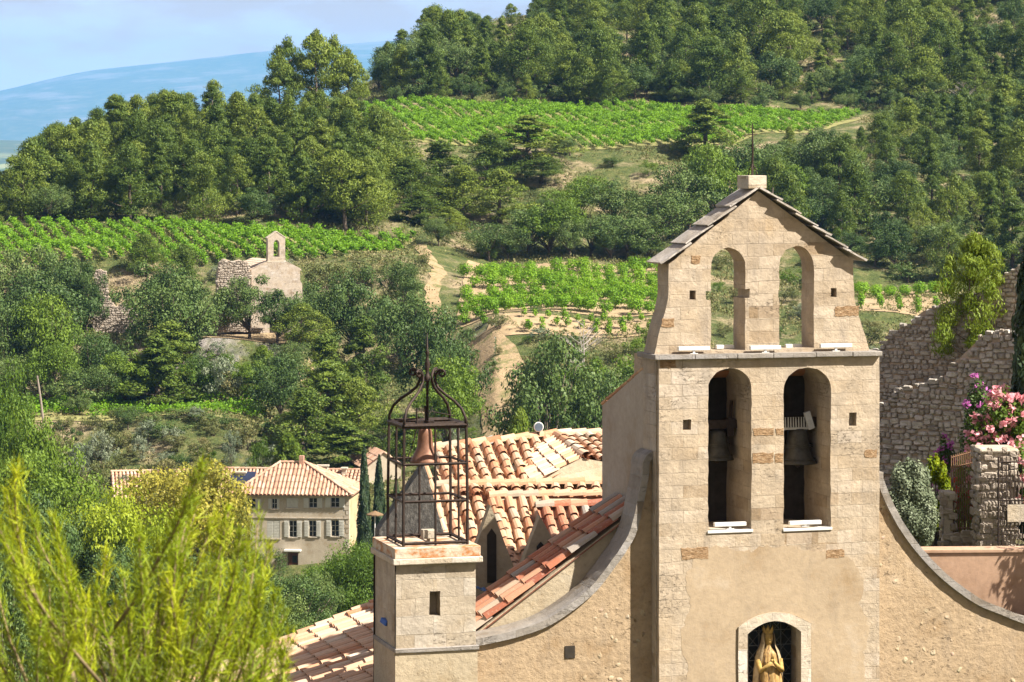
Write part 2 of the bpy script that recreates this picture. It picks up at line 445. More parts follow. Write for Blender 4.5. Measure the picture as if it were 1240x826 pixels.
# ------------------------------------------------------------------ terrain (far rows are given as the photo row of the bare ground at each distance)
NEARL = [(1, -1.75), (4, -2.4), (8, -4.6), (20, -9.5), (40, -14.5), (62, -17.5), (80, -18.5), (110, -24), (150, -31), (200, -37), (260, -42)]
NEARW = [(1, -1.75), (4, -2.4), (8, -4.6), (20, -9.5), (40, -14.5), (62, -17.5), (80, -19.5), (110, -25), (150, -33), (200, -38), (250, -38), (280, -38.5)]
NEARR = [(1, -1.75), (4, -2.4), (8, -4.6), (20, -9.5), (40, -14.5), (62, -17.3), (70.6, -16.5), (71.6, -10.35), (84, -10.1), (100, -10), (112, -16), (150, -29), (200, -37), (260, -42)]
COLS = {
 -400: (NEARW, [(300, 725), (322, 640), (345, 560), (365, 520), (385, 480), (410, 370), (440, 315), (470, 305), (495, 310), (560, 330), (800, 380)]),
 -60: (NEARW, [(300, 725), (322, 620), (345, 530), (366, 492), (385, 440), (410, 330), (440, 288), (470, 270), (495, 268), (560, 300), (800, 350)]),
 0: (NEARW, [(300, 725), (322, 610), (345, 518), (366, 485), (385, 425), (410, 312), (440, 278), (470, 252), (495, 242), (530, 250), (600, 290), (800, 350)]),
 70: (NEARL, [(300, 722), (322, 605), (345, 512), (366, 484), (385, 412), (410, 312), (440, 277), (470, 238), (495, 212), (530, 215), (600, 250), (800, 330)]),
 150: (NEARL, [(300, 720), (322, 600), (345, 510), (366, 483), (385, 408), (410, 312), (440, 277), (470, 230), (495, 190), (520, 182), (560, 190), (640, 230), (800, 300)]),
 300: (NEARL, [(300, 718), (322, 590), (345, 511), (366, 484), (373, 436), (375, 414), (392, 400), (412, 312), (440, 277), (470, 225), (495, 180), (520, 158), (560, 156), (640, 190), (800, 280)]),
 225: (NEARL, [(300, 719), (322, 595), (345, 510), (366, 484), (373, 440), (375, 415), (392, 402), (412, 312), (440, 277), (470, 227), (495, 184), (520, 168), (560, 172), (640, 210), (800, 290)]),
 360: (NEARL, [(300, 714), (322, 588), (345, 520), (366, 490), (373, 440), (375, 414), (392, 400), (412, 315), (440, 282), (470, 225), (495, 179), (525, 154), (560, 144), (600, 140), (640, 160), (800, 260)]),
 420: (NEARL, [(300, 710), (322, 585), (345, 535), (366, 500), (385, 440), (412, 318), (440, 288), (470, 225), (495, 178), (530, 150), (562, 132), (600, 118), (640, 130), (800, 240)]),
 520: (NEARL, [(300, 705), (322, 580), (345, 545), (366, 500), (385, 420), (412, 330), (440, 295), (470, 240), (495, 179), (530, 150), (562, 125), (600, 84), (640, 62), (680, 70), (800, 160)]),
 600: (NEARL, [(300, 700), (322, 580), (345, 505), (362, 440), (376, 406), (384, 382), (388, 378), (428, 327), (440, 308), (470, 242), (495, 178), (530, 150), (562, 127), (600, 80), (650, 35), (700, 30), (800, 100)]),
 800: (NEARL, [(300, 690), (322, 585), (345, 500), (362, 436), (376, 406), (384, 382), (388, 378), (430, 325), (440, 312), (470, 248), (495, 180), (530, 153), (562, 133), (600, 80), (660, 10), (740, -40), (820, -40), (900, 60)]),
 1060: (NEARL, [(300, 690), (322, 590), (345, 510), (362, 446), (376, 420), (390, 400), (394, 378), (428, 352), (440, 322), (470, 252), (495, 198), (530, 160), (562, 141), (600, 75), (660, -25), (740, -105), (820, -120), (950, 0)]),
 1085: (NEARR, [(300, 690), (322, 590), (345, 510), (362, 446), (376, 420), (390, 400), (394, 378), (428, 352), (440, 322), (470, 252), (495, 200), (530, 162), (562, 143), (600, 75), (660, -30), (740, -115), (820, -130), (950, 0)]),
 1260: (NEARR, [(300, 690), (322, 590), (345, 510), (376, 430), (394, 392), (428, 352), (440, 322), (470, 260), (495, 215), (530, 180), (562, 152), (600, 80), (660, -55), (740, -145), (820, -165), (950, -40)]),
 1700: (NEARR, [(300, 690), (345, 520), (394, 400), (440, 325), (495, 225), (562, 160), (660, -80), (740, -180), (820, -200), (950, -80)]),
}
_CP = np.array(sorted(COLS))
_YS = np.concatenate([np.arange(1, 70, 1.5), np.arange(70, 74, 0.4), np.arange(74, 120, 1.5), np.arange(120, 300, 6), np.arange(300, 700, 3.0), np.arange(700, 1000, 15), [1100, 1300, 1600, 2000, 2600, 3300, 4200, 5500, 7000, 9000, 12000, 18000, 26000]])
_TAB = []
for _p in _CP:
    nz, fy = COLS[int(_p)]
    pts = list(nz) + [(y, -(py - HY) / F * y) for y, py in fy] + [(1300, -58), (26000, -70)]
    _TAB.append(np.interp(_YS, [q[0] for q in pts], [q[1] for q in pts]))
_TAB = np.array(_TAB)

def ground(X, Y):
    X = np.atleast_1d(np.asarray(X, float)); Y = np.atleast_1d(np.asarray(Y, float))
    px = np.clip(CX + F * X / Y, _CP[0], _CP[-1])
    i = np.clip(np.searchsorted(_CP, px) - 1, 0, len(_CP) - 2)
    t = (px - _CP[i]) / (_CP[i + 1] - _CP[i])
    j = np.clip(np.searchsorted(_YS, Y) - 1, 0, len(_YS) - 2)
    s = np.clip((Y - _YS[j]) / (_YS[j + 1] - _YS[j]), 0, 1)
    z = (_TAB[i, j] * (1 - t) + _TAB[i + 1, j] * t) * (1 - s) + (_TAB[i, j + 1] * (1 - t) + _TAB[i + 1, j + 1] * t) * s
    k = np.clip((Y - 120) / 150, 0, 1) * np.clip((1300 - Y) / 400, 0, 1)
    z += k * 0.35 * (np.sin(X * 0.31 + 1.3 * np.sin(Y * 0.17)) + np.sin(Y * 0.23 + X * 0.11 + 2) * 0.8)
    z += np.clip((Y - 560) / 40, 0, 1) * np.clip((1100 - Y) / 300, 0, 1) * 1.5 * np.sin(X * 0.13 + Y * 0.05)
    return z
def gz(X, Y): return float(ground(X, Y)[0])
def gpx(px, Y):
    X = (px - CX) / F * Y
    return X, Y, gz(X, Y)

def terrain_mat():
    t = NT('dry_hillside')
    n = t.noise(0.10, None, 7, 0.65)
    soil = t.ramp(t.noise(0.8, None, 6, 0.7), [(0.3, (0.21, 0.155, 0.09)), (0.5, (0.34, 0.265, 0.155)), (0.7, (0.46, 0.37, 0.235))])
    grass = t.ramp(t.noise(0.6, None, 7, 0.7), [(0.3, (0.045, 0.070, 0.016)), (0.5, (0.10, 0.125, 0.032)), (0.72, (0.22, 0.20, 0.08))])
    col = t.mix(t.ramp(n, [(0.50, 0.0), (0.62, 1.0)]), grass, soil)
    rock = t.ramp(t.noise(0.5, t.map('Object', (1, 1, 2.5)), 8, 0.75), [(0.3, (0.16, 0.14, 0.125)), (0.55, (0.36, 0.33, 0.30)), (0.75, (0.5, 0.47, 0.43))])
    g = t.n.new('ShaderNodeNewGeometry'); sx = t.n.new('ShaderNodeSeparateXYZ'); t.l.new(g.outputs['True Normal'], sx.inputs[0])
    steep = t.ramp(sx.outputs['Z'], [(0.72, 1.0), (0.86, 0.0)])
    rn = t.ramp(t.noise(0.25, None, 5, 0.6), [(0.45, 0.0), (0.6, 1.0)])
    col = t.mix(t.math('MULTIPLY', steep, rn), col, rock)
    return t.done(col, t.bump(t.noise(1.4, None, 9, 0.75), 0.9, 1.0))
M['terrain'] = terrain_mat()

def build_terrain():
    px = np.concatenate([[-30000, -12000, -6000, -3500, -2200, -1400, -900, -600, -400, -250], np.arange(-160, 1420, 10), [1500, 1650, 1900, 2300, 3000, 4200, 7000, 14000, 30000]])
    P, Yg = np.meshgrid(px, _YS)
    X = (P - CX) / F * Yg
    Z = ground(X.ravel(), Yg.ravel())
    V = np.stack([X.ravel(), Yg.ravel(), Z], 1)
    n, m = len(px), len(_YS)
    i, j = np.meshgrid(np.arange(n - 1), np.arange(m - 1))
    a = (j * n + i).ravel()
    Fc = np.stack([a, a + 1, a + n + 1, a + n], 1)
    o = link('terrain', mesh('terrain', V, Fc, M['terrain'], True, uv=False))
    o['kind'] = 'structure'
build_terrain()

def drape(name, rows, mat, lift=0.1, label=None):
    """strip over the ground: rows of (px_left, px_right, Y)"""
    V, Fc = [], []
    K = 14
    rr = []
    for a, b in zip(rows[:-1], rows[1:]):
        n = max(1, int(abs(b[2] - a[2]) / 1.5))
        rr += [tuple(a[k] + (b[k] - a[k]) * q / n for k in range(3)) for q in range(n)]
    rr.append(rows[-1])
    for l, r, Y in rr:
        for k in range(K + 1):
            X, _, z = gpx(l + (r - l) * k / K + random.uniform(-1.2, 1.2), Y); V.append((X, Y, z + lift))
    for i in range(len(rr) - 1):
        for k in range(K):
            a = i * (K + 1) + k; Fc.append((a, a + 1, a + K + 2, a + K + 1))
    o = link(name, mesh(name, V, np.array(Fc), mat, True, uv=False)); o['kind'] = 'structure'
    return o

def road(name, pts, width, mat, lift=0.12):
    """track through (px, Y) points"""
    P = [Vector(((px - CX) / F * Y, Y, 0)) for px, Y in pts]
    S = []
    for a, b in zip(P[:-1], P[1:]):
        n = max(1, int((b - a).length / 1.2))
        S += [a.lerp(b, k / n) for k in range(n)]
    S.append(P[-1])
    for _ in range(6): S = [S[0]] + [(S[i - 1] + S[i] * 2 + S[i + 1]) / 4 for i in range(1, len(S) - 1)] + [S[-1]]
    V, Fc = [], []
    for i, p in enumerate(S):
        t = (S[min(i + 1, len(S) - 1)] - S[max(0, i - 1)]).normalized(); nrm = Vector((-t.y, t.x, 0))
        w = width * (1 + 0.12 * math.sin(i * 0.7))
        for k in range(7):
            q = p + nrm * (w * (k / 6 - 0.5) + (random.uniform(-.35, .35) if k in (0, 6) else 0)); V.append((q.x, q.y, gz(q.x, q.y) + lift))
    for i in range(len(S) - 1):
        for k in range(6): a = i * 7 + k; Fc.append((a, a + 1, a + 8, a + 7))
    o = link(name, mesh(name, V, np.array(Fc), mat, True, uv=False)); o['kind'] = 'structure'

M['soil'] = simple('pale_soil', (0.29, 0.215, 0.125), 0.3, 0.9, 0.95, 0, 0.1)
M['path'] = (lambda t: t.done(t.mix(t.ramp(t.noise(0.45, None, 7, 0.7), [(.48, 0.0), (.62, 1.0)]), t.ramp(t.noise(2, None, 6, .7), [(.3, (.22, .155, .085)), (.6, (.34, .25, .145))]), t.ramp(t.noise(1.2, None, 6, .7), [(.3, (.07, .09, .025)), (.7, (.20, .175, .07))])), t.bump(t.noise(2, None, 6, .7), .2)))(NT('sandy_track'))
M['pathw'] = simple('pale_gravel', (0.40, 0.37, 0.32), 0.12, 0.7, 0.95, 0, 0.05)
M['verge'] = simple('dry_grass', (0.20, 0.19, 0.07), 0.35, 0.8, 0.95, 0, 0.1)
drape('vineyard_soil', [(552, 812, 387), (556, 815, 400), (562, 818, 416), (566, 818, 431)], M['soil'])
drape('vineyard_soil', [(575, 812, 374.5), (590, 812, 379), (596, 812, 383)], M['soil'])
drape('vineyard_soil', [(1040, 1150, 395), (1040, 1150, 410), (1040, 1150, 428)], M['soil'])
drape('vineyard_soil', [(-70, 110, 409), (-70, 330, 418), (-60, 480, 430), (-40, 505, 440)], M['verge'])
drape('vineyard_soil', [(-20, 330, 346), (-20, 330, 352), (-20, 320, 366)], M['verge'])
drape('vineyard_soil', [(470, 830, 497), (450, 900, 515), (430, 1000, 535), (400, 1050, 556)], M['verge'])
drape('terrace', [(236, 350, 375), (238, 348, 383), (250, 340, 391)], M['soil'], 0.1)
drape('dry_grass', [(532, 598, 379), (556, 628, 369), (574, 640, 359), (582, 626, 350), (584, 612, 341)], M['path'], 0.1)
road('path', [(548, 376), (530, 392), (522, 405), (536, 416), (520, 424), (508, 436)], 2.1, M['path'])
road('path', [(330, 382), (400, 366), (450, 357), (500, 349), (545, 344), (575, 338)], 2.6, M['path'])
road('path', [(545, 372), (575, 362), (600, 352), (612, 343), (592, 336)], 3.0, M['path'], 0.15)
road('road', [(578, 338), (594, 330), (606, 322), (600, 312)], 3.2, M['pathw'], 0.2)

# ------------------------------------------------------------------ far hills and air
def ridge(name, pts, Y, back, front, base, mat, amp, seed, x0=-4200, x1=4200):
    rng = np.random.default_rng(seed)
    nx, ny = 420, 40
    X = np.linspace(x0, x1, nx); T = np.linspace(-1, 1, ny)
    px = CX + F * X / Y
    zt = np.interp(px, [p for p, _ in pts], [(HY - q) / F * Y for _, q in pts])
    V = np.zeros((ny, nx, 3))
    ph = rng.uniform(0, 6, 30); fr = rng.uniform(0.002, 0.03, 30) * (4300 / Y)
    for j, t in enumerate(T):
        prof = (1 - abs(t)) ** 0.85 if t < 0 else (1 - t)
        y = Y + (t * front if t < 0 else t * back)
        nz = sum(np.sin(X * fr[k] + y * fr[(k * 7 + 3) % 30] * 1.7 + ph[k]) * (0.006 * 4300 / Y / fr[k]) ** 0.8 for k in range(30)) / 8
        V[j, :, 0], V[j, :, 1], V[j, :, 2] = X, y, base + (zt - base) * prof + amp * nz * (1 - prof * 0.75) * min(1, 6 * (1 - abs(t)))
    i, j = np.meshgrid(np.arange(nx - 1), np.arange(ny - 1)); a = (j * nx + i).ravel()
    o = link(name, mesh(name, V.reshape(-1, 3), np.stack([a, a + 1, a + nx + 1, a + nx], 1), mat, True, uv=False)); o['kind'] = 'structure'
def hillmat(name, fields):
    t = NT(name)
    c = t.ramp(t.noise(0.012, None, 8, 0.7), [(0.35, (0.035, 0.06, 0.03)), (0.55, (0.06, 0.085, 0.04)), (0.7, (0.12, 0.12, 0.07))])
    if not fields:
        c = t.mix(t.ramp(t.noise(0.0016, t.map('Object', (1, 1, 5)), 8, .65), [(.50, 0.0), (.62, 1.0)]), c, (.14, .14, .12))
    if fields:
        v = t.vor(0.012, t.map('Object', (1, 0.35, 0.3)), out='Color')
        c = t.mix(t.ramp(t.noise(0.005, None, 2), [(0.5, 0.0), (0.56, 1.0)]), c, t.ramp(v, [(.2, (.06, .11, .03)), (.45, (.16, .20, .06)), (.6, (.30, .26, .14)), (.8, (.08, .12, .04))]))
    return t.done(c)
ridge('mountain', [(-3500, 330), (-900, 190), (-300, 150), (0, 109), (60, 95), (110, 84), (170, 76), (240, 68), (300, 62), (370, 56), (450, 49), (560, 44), (800, 50), (1300, 120), (2200, 170), (4000, 300)], 23000, 3500, 7000, -90, hillmat('mountain_forest', False), 70, 3, -26000, 26000)
ridge('hill', [(-3000, 240), (-600, 190), (-200, 172), (0, 169), (50, 170), (300, 176), (700, 180), (1500, 230), (3500, 300)], 9500, 1500, 3500, -75, hillmat('plain_fields', True), 14, 5, -13000, 13000)

def build_haze():
    m = bpy.data.materials.new('air'); m.use_nodes = True
    n = m.node_tree.nodes; n.clear()
    out = n.new('ShaderNodeOutputMaterial'); v = n.new('ShaderNodeVolumePrincipled')
    v.inputs['Color'].default_value = (0.20, 0.50, 1.0, 1); v.inputs['Density'].default_value = 0.000042
    v.inputs['Anisotropy'].default_value = 0.0
    m.node_tree.links.new(v.outputs[0], out.inputs['Volume'])
    o = MB().box(-27000, 27000, -60, 27500, -120, 1150).link('haze', m)
    o['kind'] = 'stuff'
build_haze()

# ------------------------------------------------------------------ foliage
def leaves(C, Nn, L, Wd, up=None):
    """diamond leaves: centre C, facing Nn, half-length L, half-width Wd, long axis near `up`"""
    k = len(C)
    Nn = Nn / np.maximum(np.linalg.norm(Nn, axis=1, keepdims=True), 1e-6)
    A = RNG.normal(size=(k, 3)) if up is None else up + 0
    A = A - Nn * (A * Nn).sum(1, keepdims=True)
    A /= np.maximum(np.linalg.norm(A, axis=1, keepdims=True), 1e-6)
    B = np.cross(Nn, A)
    L = np.asarray(L).reshape(-1, 1) if np.ndim(L) else L; Wd = np.asarray(Wd).reshape(-1, 1) if np.ndim(Wd) else Wd
    V = np.stack([C - A * L, C + B * Wd, C + A * L, C - B * Wd], 1).reshape(-1, 3)
    return V, np.arange(k * 4).reshape(-1, 4)

def clump_leaves(cl, per, size, spiky=False, flat=0.0):
    """cl: rows (x, y, z, rx, ry, rz); leaves through the outer part of each clump"""
    Cs, Ns, Vs, Us = [], [], [], []
    for x, y, z, rx, ry, rz in cl:
        n = max(8, int(per * random.uniform(0.7, 1.3)))
        d = RNG.normal(size=(n, 3)); d /= np.linalg.norm(d, axis=1, keepdims=True)
        r = RNG.uniform(0.25, 1.0, (n, 1)) ** 0.5 * RNG.choice([1.0, 1.0, 1.22], (n, 1))
        q = d * r
        if spiky:
            q[:, :2] *= (1 - .35 * np.clip(q[:, 2:3], 0, 1)); q[:, 2] = np.where(q[:, 2] > 0, q[:, 2] * 1.15, q[:, 2] * .75)
        c = np.array([x, y, z]) + q * np.array([rx, ry, rz])
        Cs.append(c); nn = d + RNG.normal(size=(n, 3)) * 0.55 + np.array([0, 0, 0.25 + flat])
        Ns.append(nn)
        Vs.append(np.clip(RNG.uniform(0.15, 0.85) * 0.55 + RNG.uniform(0, 1, n) * 0.45, 0, 1))
        Us.append(d * 0.55 + np.array([0, 0, 1.0]) + RNG.normal(size=(n, 3)) * 0.35)
    C, Nn, v, U = np.concatenate(Cs), np.concatenate(Ns), np.concatenate(Vs), np.concatenate(Us)
    s = size * RNG.uniform(0.6, 1.35, len(C))
    if spiky: V, Fc = leaves(C, Nn - np.array([0, 0, .2]), s * 1.2, s * 0.40, U)
    else: V, Fc = leaves(C, Nn, s, s * 0.62)
    return V, Fc, np.repeat(v, 4)

def crown_pine(h, w, base=0.22, lean=0.0, ncl=30, per=95, size=0.21, tip=0.25, seed=0, pointed=False):
    """irregular Aleppo pine: puffs of needles at the ends of rising limbs, open between"""
    rng = random.Random(seed)
    cl, limbs = [], []
    ph = [rng.uniform(0, 6.28) for _ in range(3)]
    for i in range(ncl):
        t = base + (1 - base) * ((i + rng.random()) / ncl) ** .9
        f = (t - base) / (1 - base)
        a = i * 2.399 + rng.uniform(-.5, .5)
        prof = min(1.0, 0.62 + f * 1.5) * (1 - f ** 1.7) ** 0.75 * (1 + .22 * math.sin(2 * a + ph[0]) + .15 * math.sin(f * 9 + ph[1]))
        if pointed: prof = min(1.0, .5 + f * 2.2) * (1 - f) ** .72 * (1 + .2 * math.sin(2 * a + ph[0]) + .2 * math.sin(f * 14 + ph[1]))
        rad = w * .40 * prof * rng.choice([0.35, 0.75, 0.95, 1.0])
        z = h * (t * .93) + rng.uniform(-.03, .03) * h
        x, y = rad * math.cos(a) + lean * t, rad * math.sin(a)
        r = w * rng.uniform(0.10, 0.19) * (1 - 0.35 * f)
        cl.append((x, y, z, r * rng.uniform(.9, 1.25), r * rng.uniform(.9, 1.25), r * rng.uniform(0.75, 1.15)))
        if i % 2 == 0: limbs.append(((lean * t * 0.8, 0, z - rad * 0.5 - 0.2), (x, y, z)))
    cl.append((lean, 0, h * 0.93, w * 0.10, w * 0.10, h * 0.07))
    return clump_leaves(cl, per, size, True), limbs

def crown_round(h, w, base=0.25, ncl=50, per=95, size=0.17, squash=1.0, seed=0, flat=0.1):
    rng = random.Random(seed)
    cl, limbs = [], []
    ch = h * (1 - base)
    lob = [(rng.uniform(-.28, .28) * w, rng.uniform(-.28, .28) * w, rng.uniform(-.12, .16) * ch, rng.uniform(.30, .42)) for _ in range(6)]
    for i in range(ncl):
        lx, ly, lz, lr = lob[i % 6]
        u = rng.uniform(-0.75, 1); a = rng.uniform(0, 2 * math.pi); q = math.sqrt(max(0, 1 - u * u))
        k = rng.choice([0.6, 0.9, 1, 1])
        x, y = lx + q * math.cos(a) * w * lr * k, ly + q * math.sin(a) * w * lr * k
        z = h * base + ch * 0.48 + lz + u * ch * 0.40 * k * squash
        r = w * rng.uniform(0.085, 0.15)
        cl.append((x, y, z, r * 1.15, r * 1.15, r * 0.85))
        if i % 3 == 0: limbs.append(((0, 0, h * base * rng.uniform(.6, 1.1)), (x, y, z)))
    return clump_leaves(cl, per, size, False, flat), limbs

def crown_cypress(h, w, seed=0, n=9000, size=0.12):
    t = RNG.uniform(0.03, 1, n); a = RNG.uniform(0, 2 * math.pi, n)
    prof = np.clip(np.minimum(1, 0.55 + t * 2.2) * (1 - t) ** 0.55, 0.03, 1) * (1 + 0.16 * np.sin(a * 3 + t * 17) + 0.12 * np.sin(a * 5 - t * 31))
    r = w / 2 * prof * RNG.uniform(0.55, 1.05, n) ** 0.5
    C = np.stack([r * np.cos(a), r * np.sin(a), t * h], 1)
    U = np.stack([np.cos(a) * .25, np.sin(a) * .25, np.ones(n)], 1) + RNG.normal(size=(n, 3)) * .2
    Nn = np.stack([np.cos(a), np.sin(a), np.full(n, .25)], 1) + RNG.normal(size=(n, 3)) * .4
    V, Fc = leaves(C, Nn, size * RNG.uniform(.8, 1.6, n), size * .45, U)
    return (V, Fc, np.repeat(np.clip(.5 + .28 * np.sin(a * 4 + t * 23) + RNG.uniform(-.3, .3, n), 0, 1), 4)), []

def trunk_mb(h, r, lean=0.0, limbs=(), top=0.8):
    mb = MB()
    n = 7
    pts = [(lean * (i / n) * top + random.uniform(-.03, .03) * h * .2 * (i > 0), random.uniform(-.03, .03) * h * .2 * (i > 0), -0.6 if i == 0 else h * top * i / n) for i in range(n + 1)]
    mb.tube(pts, [r * (1.25 if i == 0 else 1) * (1 - 0.82 * i / n) for i in range(n + 1)], 7)
    for a, b in limbs:
        a, b = Vector(a), Vector(b); mid = a.lerp(b, .5) + Vector((0, 0, -.06 * (b - a).length))
        mb.tube([a, mid, b], [r * .38, r * .25, r * .1], 5)
    return mb

PROTO = {}
def proto(key, crown, h, r, leaf, lean=0.0, top=0.8, bark='bark', tree='pine_tree'):
    (V, Fc, v), limbs = crown
    cm = mesh(tree + '_crown', V, Fc, M[leaf], False, v, uv=False)
    tm = trunk_mb(h, r, lean, limbs, top).mesh(tree + '_trunk', M[bark], True)
    PROTO.setdefault(key, []).append((cm, tm, h, tree))

for s in range(6):
    hh, ww = [(10, 7.4), (10, 6.0), (10, 8.6), (10, 7.8), (10, 5.0), (10, 6.6)][s]
    proto('pine', crown_pine(hh, ww, [.08, .06, .14, .1, .05, .08][s], [.3, 0, -.4, .5, 0, -.2][s], [34, 30, 38, 36, 28, 32][s], 330, .122, seed=s), hh, .2, 'pine', [.3, 0, -.4, .5, 0, -.2][s])
for s in range(3):
    proto('pine', crown_pine(10, [5.6, 6.6, 4.8][s], .05, [.2, -.3, 0][s], 40, 270, .122, seed=90 + s, pointed=True), 10, .2, 'pine', [.2, -.3, 0][s])
proto('pine', crown_pine(10, 8.4, .30, .8, 24, 400, .122, seed=97), 10, .2, 'pine', .8)
for s in range(2):
    proto('tallpine', crown_pine(10, 6.4, .42, .3, 26, 330, .122, .5, seed=40 + s), 10, .17, 'pine', .3)
for s in range(4):
    proto('oak', crown_round(8, [8, 9, 7.5, 8.5][s], [.2, .25, .15, .2][s], 56, 190, .13, seed=10 + s), 8, .25, 'oak', tree='holm_oak', top=.6)
for s in range(2):
    proto('green', crown_round(8, [8, 7][s], .15, 56, 190, .135, seed=20 + s), 8, .22, 'green', tree='broadleaf_tree', top=.6)
for s in range(3):
    proto('bush', crown_round(3, [3.6, 4.2, 3.2][s], .02, 26, 80, .10, seed=30 + s), 3, .07, 'oak', tree='bush', top=.5)
for s in range(2):
    proto('greybush', crown_round(3, [3.6, 3.2][s], .02, 26, 85, .09, seed=34 + s), 3, .06, 'olive', tree='bush', top=.5)
for s in range(2):
    proto('scrubbush', crown_round(3, [4.2, 4.8][s], .0, 26, 80, .10, seed=37 + s), 3, .05, 'scrub', tree='bush', top=.4)
for s in range(2):
    proto('greenbush', crown_round(3, [3.8, 4.4][s], .0, 26, 85, .10, seed=50 + s), 3, .06, 'green', tree='bush', top=.5)
# finer crowns for the trees nearer than the village house
proto('nearoak', crown_round(8, 8.5, .12, 90, 260, .105, seed=61), 8, .25, 'oak', tree='holm_oak', top=.6)
proto('nearoak', crown_round(8, 9.5, .15, 90, 260, .105, seed=62), 8, .25, 'oak', tree='holm_oak', top=.6)
proto('neargreen', crown_round(8, 8.0, .12, 90, 270, .115, seed=63), 8, .25, 'green', tree='broadleaf_tree', top=.6)
proto('lime', crown_round(8, 9.5, .2, 80, 190, .13, .8, seed=64, flat=.6), 8, .2, 'lime', tree='robinia_tree', top=.6)
proto('pale', crown_round(8, 8.0, .15, 80, 200, .12, seed=65), 8, .2, 'pale', tree='lime_tree', top=.7)
proto('nearpale', crown_round(8, 9.0, .1, 80, 240, .11, seed=66), 8, .2, 'green', tree='shrub', top=.6)
proto('cypress', crown_cypress(10, 1.7), 10, .14, 'cypress', tree='cypress_tree')

COUNT = {}
def plant(kind, px, Y, top=None, width=None, h=None, label=None, cat='tree', group=None, var=None, X=None, name=None, base=None):
    """one tree: stands on the ground at (px, Y); its top reaches photo row `top` or height h; `width` in photo pixels"""
    lst = PROTO[kind]
    c = COUNT[kind] = COUNT.get(kind, -1) + 1
    cm, tm, h0, nm = lst[(var if var is not None else random.randrange(len(lst)))]
    if X is None: X = (px - CX) / F * Y
    z = gz(X, Y) if base is None else base
    if top is not None: h = max(1.0, -(top - HY) / F * Y - z)
    sz = h / h0
    if width is not None:
        w0 = max(cm_w(cm), .1); sx = width * Y / F / w0
    else: sx = sz * random.uniform(.9, 1.12)
    t = thing(name or nm, label or 'x', cat, (X, Y, z), random.uniform(0, 6.28), group)
    a = link('trunk', tm, t); b = link('crown', cm, t)
    t.scale = (sx, sx, sz)
    return t
_cw = {}
def cm_w(me):
    if me.name not in _cw:
        co = np.empty(len(me.vertices) * 3, dtype=np.float32); me.vertices.foreach_get('co', co); co = co.reshape(-1, 3)
        _cw[me.name] = float(np.percentile(co[:, 0], 98) - np.percentile(co[:, 0], 2))
    return _cw[me.name]
# ------------------------------------------------------------------ roofs of barrel tiles
def tiles(mb, TL, TR, BL, BR, pitch=0.3, tl=0.42, keep=None, pans=True, seg=5, jit=0.012, sheet=True):
    TL, TR, BL, BR = Vector(TL), Vector(TR), Vector(BL), Vector(BR)
    nu = max(1, round(((TR - TL).length + (BR - BL).length) / 2 / pitch)); nv = max(1, round((BL - TL).length / tl))
    P = lambda u, v: TL.lerp(TR, u).lerp(BL.lerp(BR, u), v)
    nrm = (TR - TL).cross(BL - TL).normalized()
    if nrm.z < 0: nrm = -nrm
    ud = (TR - TL).normalized(); p = (TR - TL).length / nu
    def tile(u, v0, v1, sg, r0, r1, l0, l1):
        a, b = P(u, v0), P(u, v1)
        jx, jz, jr = random.gauss(0, jit), random.gauss(0, jit * .6), random.gauss(0, .02)
        V = []
        for q, r, l, s_ in ((a, r0, l0, -1), (b, r1, l1, 1)):
            for k in range(seg + 1):
                t = math.pi * k / seg
                V.append(q + ud * (math.cos(t) * r + jx + jr * s_ * .5) + nrm * (sg * math.sin(t) * r * .85 + l + jz))
        Fc = [(k, k + 1, seg + 2 + k, seg + 1 + k) for k in range(seg)]
        mb.add(V, Fc, min(1, max(0, random.gauss(.52, .23))))
    for i in range(nu):
        for j in range(nv):
            u, v = (i + .5) / nu, j / nv
            if keep and not keep(u, v + .5 / nv): continue
            tile(u, v, (j + 1.22) / nv, 1, p * .30, p * .39, .0, .035)
            if pans: tile((i + 0.0) / nu, v, (j + 1.18) / nv, -1, p * .3, p * .26, .03, .05)
    if sheet and not keep: mb.add([P(0, 0) - nrm * .1, P(1, 0) - nrm * .1, P(1, 1) - nrm * .1, P(0, 1) - nrm * .1], [(0, 1, 2, 3)], .1)
    return mb

def ridgerow(mb, A, B, r=0.13, tl=0.42, seg=6):
    A, B = Vector(A), Vector(B); n = max(1, round((B - A).length / tl)); d = (B - A).normalized()
    sd = d.cross(Vector((0, 0, 1))).normalized(); up = sd.cross(d)
    for i in range(n):
        a, b = A.lerp(B, i / n), A.lerp(B, (i + 1.12) / n); V = []
        j = random.gauss(0, .012)
        for q, rr, l in ((a, r * .88, 0), (b, r, .025)):
            for k in range(seg + 1):
                t = math.pi * k / seg; V.append(q + sd * (math.cos(t) * rr + j) + up * (math.sin(t) * rr + l - .03))
        mb.add(V, [(k, k + 1, seg + 2 + k, seg + 1 + k) for k in range(seg)], random.gauss(.55, .25))

def hexa(mb, pts, c=None):
    """bottom four (counter-clockwise) then top four"""
    return mb.add(pts, [(0, 3, 2, 1), (4, 5, 6, 7), (0, 1, 5, 4), (1, 2, 6, 5), (2, 3, 7, 6), (3, 0, 4, 7)], c)

